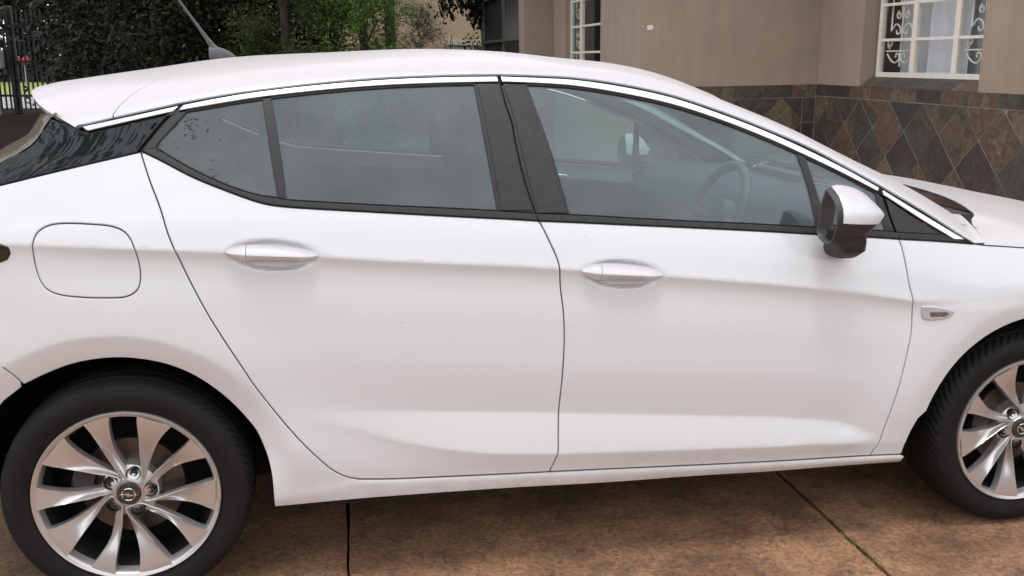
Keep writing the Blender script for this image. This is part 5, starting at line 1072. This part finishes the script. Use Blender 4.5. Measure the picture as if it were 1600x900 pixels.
def scroll(c, r, a0, turns, n=26, hand=1):
    a = np.linspace(0, turns * 2 * np.pi, n); rr = r * (1 - .62 * a / a[-1]); return [(c[0] + q * math.cos(a0 + hand * w), c[1] + q * math.sin(a0 + hand * w)) for q, w in zip(rr, a)]
def bars_unit(u0, u1, z0, z1):
    """wrought scroll work for one casement, in (u, z)"""
    c = (u0 + u1) / 2; w = u1 - u0; out = []
    out.append([(c, z0 + .02), (c, z1)])
    for k in range(int((z1 - z0) / .60) + 1):
        b = z0 + .60 * k
        if b + .2 > z1: break
        out.append([(u0 + .01, b + .155), (u1 - .01, b + .155)])
        for h in (-1, 1):
            out.append(smooth_curve([(c + h * .44 * w, b + .13), (c + h * .30 * w, b + .075), (c + h * .15 * w, b + .055), (c + h * .04 * w, b + .085), (c + h * .05 * w, b + .125), (c + h * .14 * w, b + .13), (c + h * .15 * w, b + .10)], .012))
            out.append(scroll((c + h * .36 * w, b + .22), .042, -1.57, 1.25, hand=h))
            out.append([(c + h * .36 * w, b + .33), (c + h * .36 * w, min(z1, b + .60))])
            out.append(smooth_curve([(c + h * .36 * w, b + .33), (c + h * .22 * w, b + .385), (c + h * .08 * w, b + .36), (c + h * .06 * w, b + .315), (c + h * .16 * w, b + .30), (c + h * .19 * w, b + .335)], .012))
            out.append(scroll((c + h * .13 * w, b + .46), .036, 1.57, 1.2, hand=-h))
            out.append(smooth_curve([(c, b + .42), (c + h * .05 * w, b + .54), (c + h * .11 * w, b + .60)], .02))
    return out
def steel_window(name, place, us, zt, zb, parent, bars=(), curtain=True, cd=.14):
    """us = stile positions; place(u, d, z) with d into the room"""
    def bx(u0, u1, d0, d1, z0, z1):
        V = [place(u, d, z) for u in (u0, u1) for d in (d0, d1) for z in (z0, z1)]; return V, box(0, 1, 0, 1, 0, 1)[1]
    fr = [bx(us[0] - .022, us[0] + .022, 0, .04, zb - .02, zt), bx(us[-1] - .022, us[-1] + .022, 0, .04, zb - .02, zt), bx(us[0] + .0221, us[-1] - .0221, .001, .04, zb - .02, zb + .022), bx(us[0] + .0221, us[-1] - .0221, .001, .04, zt - .03, zt)]
    fr += [bx(u - .030, u + .030, -.001, .041, zb + .0221, zt - .0301) for u in us[1:-1]]
    w = emit(name, *join(fr), 'steel_white', parent, smooth=False)
    zz = list(np.arange(zb + .302, zt - .1, .302))
    for u0, u1, k in zip(us[:-1], us[1:], range(9)):
        for z in zz: emit('glazing_bar', *bx(u0 + .0225 + .008 * (k > 0), u1 - .0305, .004, .030, z - .012, z + .012), 'steel_white', w, smooth=False)
        for z0, z1 in zip([zb + .022] + zz, zz + [zt - .03]): emit('window_pane', *bx(u0 + .0226, u1 - .0226, .016, .019, z0 + .011, z1 - .011), 'pane_glass', w, smooth=False)
    for u0, u1 in bars:
        tb = [tube([place(p[0], .055, p[1]) for p in path], .0078, 6) for path in bars_unit(u0, u1, zb + .05, zt - .05)]
        emit('burglar_bar', *join(tb), 'bar_white', w)
    return w
def curtain(place, u0, u1, z0, z1, d, parent, amp=.022, wl=.11):
    n = 90; u = np.linspace(u0, u1, n); P = [[place(a, d + amp * math.sin(2 * np.pi * a / wl + .8 * math.sin(9 * a)) * (.6 + .4 * k), z) for a in u] for k, z in ((1, z0), (.9, (z0 + z1) / 2), (.5, z1))]
    V, F = grid(P); return emit('curtain', V, F, 'curtain', parent)
pw = lambda u, d, z: (5.475 + d, -u, z)
w1 = steel_window('window', pw, [-4.650, -4.135, -3.570, -3.050], 2.42, 1.308, house, bars=[(-4.62, -4.17), (-3.53, -3.08)])
curtain(pw, -4.66, -3.04, 1.20, 2.42, .26, wall_right)
curtain(pw, -4.14, -3.60, 1.20, 2.42, .13, wall_right, .03, .16)
# sloping slate sill
for k in range(5):
    a, b_ = 3.075 + .324 * k, 3.075 + .324 * (k + 1) - .004; V = [(5.334, a, 1.209), (5.334, b_, 1.209), (5.470, b_, 1.288), (5.470, a, 1.288)]
    emit('sill_tile', V + [(x, y, z - .02) for x, y, z in V], [(0, 1, 2, 3), (4, 5, 1, 0), (5, 6, 2, 1), (7, 4, 0, 3)], 'slate', wall_right, smooth=False)
ps = lambda u, d, z: (3.50 + .06 + d, -u, z)
w2 = steel_window('window', ps, [-8.41, -7.92, -6.88], 2.42, 1.252, house, bars=[(-8.38, -7.95)])
curtain(ps, -7.9, -7.45, 1.15, 2.42, .25, wall_side)
# security gate in the porch opening
ga = [box(3.105, 3.145, 9.425, 9.475, -.3, 2.44), box(3.105, 3.145, 12.545, 12.595, -.3, 2.44), box(3.106, 3.144, 9.4751, 12.5449, 2.39, 2.44), box(3.106, 3.144, 9.4751, 12.5449, .2, .24), box(3.106, 3.144, 9.4751, 12.5449, 1.735, 1.775), box(3.105, 3.145, 10.70, 10.74, .2401, 1.7349), box(3.105, 3.145, 10.70, 10.74, 1.7751, 2.3899)]
gate = emit('security_gate', *join(ga), 'gate_steel', house, smooth=False)
for k in range(10):
    y = 9.58 + .112 * k; emit('gate_bar', *tube([(3.125, y, .24), (3.125, y, 1.735)], .010, 6), 'gate_steel', gate); emit('gate_bar', *tube([(3.125, y, 1.775), (3.125, y, 2.39)], .010, 6), 'gate_steel', gate)
mat('mesh_dark', (.03, .028, .025), rough=.8)
emit('gate_screen', *box(3.15, 3.156, 9.48, 12.54, -.3, 2.42), 'mesh_dark', gate, smooth=False)

# ------------------------------------------------------------------ beyond: beige building, low wall, fence
mat('beige_paint', (.46, .33, .215), rough=.9, noise=(.7, .6, (.42, .30, .195)))
mat('pale_trim', (.50, .46, .40), rough=.9, noise=(4, .6, (.38, .33, .27)))
bb = empty('beige_building', (0, 0, 0), label='beige rendered building with a pale ledge, behind the shrubs and the brown house', cat='building')
emit('wall', *box(-1.0, 13.0, 22.0, 26.0, -.2, 3.9), 'beige_paint', bb, smooth=False)
emit('ledge', *box(3.6, 13.0, 21.93, 21.998, 1.84, 1.98), 'pale_trim', bb, smooth=False)
emit('roof', [(-1.3, 21.6, 3.9), (13.3, 21.6, 3.9), (13.3, 26.4, 3.9), (-1.3, 26.4, 3.9), (1.5, 24, 5.3), (10.5, 24, 5.3)], [(0, 1, 5, 4), (1, 2, 5), (2, 3, 4, 5), (3, 0, 4), (0, 3, 2, 1)], 'roof_tile', bb, smooth=False)
gw = empty('garden_wall', label='low dark brick garden wall below the beige building', cat='wall')
emit('brickwork', *box(1.2, 4.6, 17.0, 17.22, -.2, 1.60), 'timber_dark', gw, smooth=False); emit('coping', *box(1.17, 4.63, 16.96, 17.26, 1.602, 1.66), 'timber_dark', gw, smooth=False)
mat('fence_black', (.012, .012, .013), rough=.5)
fence = empty('palisade_fence', label='black steel palisade fence with pointed pales at the far left edge', cat='fence')
pale = None
for k in range(46):
    x = -10.2 + .118 * k
    if pale is None:
        V, F = box(-.022, .022, -.012, .012, .06, 2.55); V = V + [(0, 0, 2.72)]; F = [f for f in F] + [(1, 3, 8), (3, 7, 8), (7, 5, 8), (5, 1, 8)]
        pale = emit('pale', V, F, 'fence_black', fence, smooth=False); pale.location = (x, 24.0, 0)
    else:
        c = pale.copy(); COL.objects.link(c); c.location = (x, 24.0, 0)
for z in (.42, 1.30, 2.22): emit('rail', *box(-10.3, -4.8, 24.014, 24.06, z, z + .06), 'fence_black', fence, smooth=False)
for x in (-9.9, -7.72, -5.6): emit('post', *bbox(x - .09, x + .09, 24.062, 24.24, -.03, 2.75, .015), 'fence_black', fence, smooth=False)
mat('box_grey', (.20, .20, .19), rough=.7)
tag(emit('meter_box', *join([bbox(-8.35, -7.86, 23.70, 23.95, 1.14, 1.62, .03), box(-8.16, -8.06, 23.78, 23.88, -.03, 1.139)]), 'box_grey', smooth=False), label='grey box on a post in front of the black palisade fence', cat='meter box')
mat('sign_red', (.28, .015, .018), rough=.4)
sg = empty('round_sign', (-15.6, 52, 0), label='small round red sign on a pole beyond the palisade fence', cat='sign')
V, F = lathe([(.0001, -.03), (.27, -.03), (.29, -.01), (.0001, -.005)], 28, flip=True); emit('disc', V + [0, 0, 1.32], F, 'sign_red', sg); emit('pole', *tube([(0, .02, -.02), (0, .02, 1.75)], .04, 8), 'box_grey', sg)

# ------------------------------------------------------------------ trees and shrubs
def leaf_mat(name, c1, c2, tr=.25):
    m = bpy.data.materials.new(name); m.use_nodes = True; t = m.node_tree; b = t.nodes['Principled BSDF']; lk = t.links.new
    tc = N(m, 'ShaderNodeTexCoord'); n = N(m, 'ShaderNodeTexNoise', i_Scale=2.3, i_Detail=4.0); lk(tc.outputs['Object'], n.inputs['Vector']); oi = N(m, 'ShaderNodeNewGeometry')
    s = N(m, 'ShaderNodeMath', operation='MULTIPLY_ADD', i_1=.5, i_2=-.25); lk(oi.outputs['Random Per Island'], s.inputs[0]); a = N(m, 'ShaderNodeMath', operation='ADD'); lk(s.outputs[0], a.inputs[0]); lk(n.outputs['Fac'], a.inputs[1])
    r = N(m, 'ShaderNodeMapRange', i_1=.3, i_2=.75); lk(a.outputs[0], r.inputs[0]); x = N(m, 'ShaderNodeMix', data_type='RGBA', i_6=(*c1, 1), i_7=(*c2, 1)); lk(r.outputs[0], x.inputs[0]); lk(x.outputs[2], b.inputs['Base Color'])
    b.inputs['Roughness'].default_value = .6; b.inputs['Specular IOR Level'].default_value = .3
    tl = N(m, 'ShaderNodeBsdfTranslucent'); lk(x.outputs[2], tl.inputs[0]); mx = N(m, 'ShaderNodeMixShader', i_0=tr); out = t.nodes['Material Output']; lk(b.outputs[0], mx.inputs[1]); lk(tl.outputs[0], mx.inputs[2]); lk(mx.outputs[0], out.inputs[0])
    MATS[name] = m
leaf_mat('leaf_dark', (.007, .010, .0055), (.021, .027, .011)); leaf_mat('leaf_mid', (.026, .042, .012), (.085, .115, .030)); leaf_mat('leaf_bright', (.055, .105, .022), (.165, .265, .055))
leaf_mat('leaf_olive', (.085, .095, .060), (.19, .20, .135)); leaf_mat('leaf_black', (.005, .008, .005), (.012, .016, .010), .1); leaf_mat('leaf_brown', (.05, .04, .025), (.10, .085, .05))
mat('bark', (.045, .034, .027), rough=.95, noise=(9, .7, (.075, .058, .046)), bump=(30, .8, .02))
def leaves(name, C, Dn, n, size, m, parent, spread, elong=2.2, droop=0.0, jitter=.9):
    """n small leaf faces about clump centres C; Dn = direction each clump's spray points"""
    k = rng.integers(0, len(C), n); u = rng.normal(0, 1, (n, 3)) * spread; along = rng.uniform(-.5, 1.3, n)[:, None]
    P = C[k] + u + Dn[k] * along * np.linalg.norm(spread) * 1.2; d = Dn[k] + rng.normal(0, jitter, (n, 3)); d[:, 2] -= droop; d /= np.linalg.norm(d, axis=1, keepdims=True)
    o = rng.normal(0, 1, (n, 3)); s = np.cross(d, o); s /= np.linalg.norm(s, axis=1, keepdims=True) + 1e-9; L = size * rng.uniform(.6, 1.4, n)[:, None]; W = L / elong
    V = np.stack([P, P + d * L * .5 + s * W * .5, P + d * L, P + d * L * .5 - s * W * .5], 1).reshape(-1, 3)
    me = bpy.data.meshes.new(name); me.vertices.add(4 * n); me.vertices.foreach_set('co', V.ravel()); me.loops.add(4 * n); me.loops.foreach_set('vertex_index', np.arange(4 * n)); me.polygons.add(n); me.polygons.foreach_set('loop_start', np.arange(n) * 4); me.polygons.foreach_set('loop_total', np.full(n, 4)); me.materials.append(MATS[m]); me.update(calc_edges=True)
    ob = bpy.data.objects.new(name, me); COL.objects.link(ob); ob.parent = parent; return ob
def limbs(base, tips, r0, m='bark', top=None):
    parts = []; top = np.array(top); base = np.array(base, float)
    tr = [base, base + (top - base) * .35 + rng.normal(0, .05, 3) * [1, 1, 0], base + (top - base) * .7 + rng.normal(0, .06, 3) * [1, 1, 0], top]; tr = smooth_curve(tr, .2); parts.append(tube(tr, np.linspace(r0, r0 * .22, len(tr)), 9))
    for tp_ in tips:
        tp_ = np.array(tp_); k = np.clip((tp_[2] - base[2]) / (top[2] - base[2]) - .12, .12, .95); s = tr[int(k * (len(tr) - 1))]; mid = (s + tp_) / 2 + [0, 0, .12]; c = smooth_curve([s, mid, tp_], .15); parts.append(tube(c, np.linspace(r0 * .28 * (1 - .6 * k), .008, len(c)), 5))
    return join(parts)
def tree(name, label, cat, base, h, rx, ry, z0, n, m, size, kind='conifer', nc=130, group=None, elong=2.4, clump=.16, trunk=.10, leaf2=None):
    root = empty(name, base, label=label, cat=cat, group=group); C, Dn = [], []
    while len(C) < nc:
        z = rng.uniform(0, 1); a = rng.uniform(0, 6.283)
        prof = (1 - z) ** .75 * (.35 + .65 * min(1, z * 6)) if kind == 'conifer' else math.sqrt(max(0, 1 - (2 * z - 1) ** 2)) if kind == 'round' else (1 - .35 * z) * min(1, .4 + 3 * z) * min(1, (1.02 - z) * 4)
        r_ = prof * rng.uniform(.25, 1.05) ** .6 * (1 + .18 * math.sin(3 * a + 7 * z)); C.append((rx * r_ * math.cos(a), ry * r_ * math.sin(a), z0 + (h - z0) * z)); Dn.append((math.cos(a), math.sin(a), .5 if kind == 'conifer' else .1))
    C, Dn = np.array(C), np.array(Dn); Dn /= np.linalg.norm(Dn, axis=1, keepdims=True)
    emit('trunk', *limbs((0, 0, -.03), C[rng.choice(len(C), min(26, len(C)), replace=False)], trunk, top=(0, 0, h * .93)), 'bark', root)
    leaves('crown', C, Dn, n, size, m, root, np.array([clump, clump, clump * .9]), elong, droop=.25)
    if leaf2: leaves('crown', C[::4] * [1.04, 1.04, 1], Dn[::4], n // 6, size, leaf2, root, np.array([clump, clump, clump * .9]), elong, droop=.2)
    return root
tree('conifer_tree', 'dark dense conifer beside the palisade fence at the far left', 'tree', (-2.75, 13.9, 0), 8.0, .95, 1.2, .3, 30000, 'leaf_dark', .10, 'column', 170, clump=.24, trunk=.16)
tree('conifer_tree', 'dark dense conifer directly behind the roof spoiler', 'tree', (-1.95, 11.6, 0), 7.5, 1.30, 1.3, .2, 34000, 'leaf_dark', .09, 'column', 170, clump=.22, trunk=.15)
tree('conifer_tree', 'dark green conifer behind the roof aerial', 'tree', (-.95, 11.9, 0), 7.0, 1.15, 1.2, .2, 34000, 'leaf_dark', .085, 'column', 150, clump=.20, trunk=.13, leaf2='leaf_mid')
tree('conifer_tree', 'loose olive green tree with hanging sprays right of the aerial', 'tree', (.02, 10.4, 0), 5.6, .60, .65, .2, 42000, 'leaf_mid', .062, 'column', 120, clump=.12, trunk=.09, leaf2='leaf_brown', elong=4)
tree('conifer_tree', 'dark cypress between the olive tree and the bright green conifer', 'tree', (.62, 12.4, 0), 6.4, .52, .6, .2, 16000, 'leaf_dark', .085, 'column', 80, clump=.15, trunk=.09)
tree('conifer_tree', 'bright green feathery conifer left of the beige wall', 'tree', (.98, 10.2, 0), 4.6, .40, .5, .2, 38000, 'leaf_bright', .060, 'column', 90, clump=.11, trunk=.08, leaf2='leaf_mid', elong=4.5)
tree('conifer_tree', 'black green tree filling the gap behind the front row of conifers', 'tree', (-1.6, 15.0, 0), 8.5, 2.6, 1.2, .1, 26000, 'leaf_black', .13, 'column', 150, clump=.30, trunk=.15)
tree('shrub', 'grey green open shrub in front of the beige wall', 'shrub', (2.16, 14.6, 0), 2.35, .34, .4, .1, 14000, 'leaf_olive', .046, 'round', 90, clump=.085, trunk=.03, elong=3)
tree('shrub', 'thin twiggy shrub right of the grey green one, showing the beige wall through', 'shrub', (2.85, 15.2, 0), 1.95, .28, .3, .4, 900, 'leaf_olive', .035, 'round', 40, clump=.08, trunk=.02, elong=3)
tree('shrub', 'small round leafed plant below the pale ledge of the beige building', 'shrub', (3.40, 15.6, 0), 1.86, .22, .25, .8, 900, 'leaf_mid', .07, 'round', 30, clump=.07, trunk=.02, elong=1.6)
tree('conifer_tree', 'dark tree with a high crown hanging over the palisade fence', 'tree', (-7.6, 19.5, 0), 7.5, 1.8, 1.5, 2.05, 20000, 'leaf_dark', .12, 'round', 140, clump=.26, trunk=.14)
# a broad-leaved tree whose dark trunk stands right of the conifers and whose branch hangs in front of the beige wall
rt = empty('broadleaf_tree', (1.62, 14.0, 0), label='broad leaved tree with a dark trunk and a branch hanging before the beige wall', cat='tree')
br = [[(0, 0, 2.6), (.6, -.5, 3.0), (1.15, -1.0, 2.75), (1.55, -1.3, 2.35)], [(0, 0, 2.7), (.8, -.3, 3.2), (1.5, -.9, 2.9), (1.95, -1.4, 2.55)], [(0, 0, 2.5), (-.6, .4, 3.4), (-1.2, .6, 4.2)], [(0, 0, 2.8), (.2, .6, 3.7), (.5, 1.0, 4.6)], [(.6, -.5, 3.0), (.8, -1.1, 2.75), (.86, -1.6, 2.42)]]
tr_ = [tube(smooth_curve([(0, 0, -.03), (.02, 0, 1.2), (-.02, 0, 2.6), (.05, .1, 4.5)], .15), np.linspace(.13, .05, 31), 10)] if False else [tube([(0, 0, -.03), (.02, 0, 1.2), (-.01, 0, 2.6), (.05, .1, 4.6)], [.13, .11, .095, .05], 10)]
for p in br: c = smooth_curve(p, .08); tr_.append(tube(c, np.linspace(.045, .008, len(c)), 6))
emit('trunk', *join(tr_), 'bark', rt)
cc = []
for p in br:
    c = smooth_curve(p, .05); cc += [q + rng.normal(0, .10, 3) for q in c[len(c) // 3:]]
cc += [np.array((1.45, -1.2, 2.28)) + rng.normal(0, .10, 3) for _ in range(16)] + [np.array((1.62, -1.3, 2.62)) + rng.normal(0, .16, 3) for _ in range(20)] + [np.array((1.95, -1.4, 2.50)) + rng.normal(0, .12, 3) for _ in range(14)]
cc = np.array(cc); dn = np.tile([[.1, -.1, -.9]], (len(cc), 1)); leaves('crown', cc, dn, 5200, .085, 'leaf_black', rt, np.array([.075, .075, .07]), 1.7, .3)
up_ = rng.normal(0, 1, (70, 3)) * [1.0, .9, .7] + [0, .3, 4.7]; leaves('crown', up_, np.tile([[0, 0, .3]], (70, 1)), 9000, .09, 'leaf_dark', rt, np.array([.22, .22, .2]), 1.7, .2)
# far hedge past the road, and trees on the photographer's side that the windows mirror
fh = rng.uniform([-40, 60, 0], [10, 63, 7], (900, 3)); hedge = leaves('tree_belt', fh, np.tile([[0, -.3, .3]], (900, 1)), 36000, .45, 'leaf_dark', None, np.array([.6, .6, .6]), 1.6, .1)
tag(hedge, label='dark band of far trees beyond the road and the fence', cat='trees', kind='stuff')
tree('garden_tree', 'sparse tall tree behind the photographer, mirrored in the rear side glass', 'tree', (-5.0, -5.2, 0), 12.5, 3.1, 3.0, 3.8, 15000, 'leaf_dark', .10, 'round', 150, clump=.30, trunk=.16, elong=2)

hb_ = rng.uniform([-30, -23, .2], [30, -20, 4.4], (1500, 3)); hd_ = leaves('hedge', hb_, np.tile([[0, .3, .3]], (1500, 1)), 60000, .38, 'leaf_dark', None, np.array([.35, .35, .35]), 1.6, .1)  # unseen hedge, added to give low reflections and block low sky light
tag(hd_, label='tall unseen hedge added behind the camera for low reflections and to cut low sky light', cat='hedge', kind='stuff')
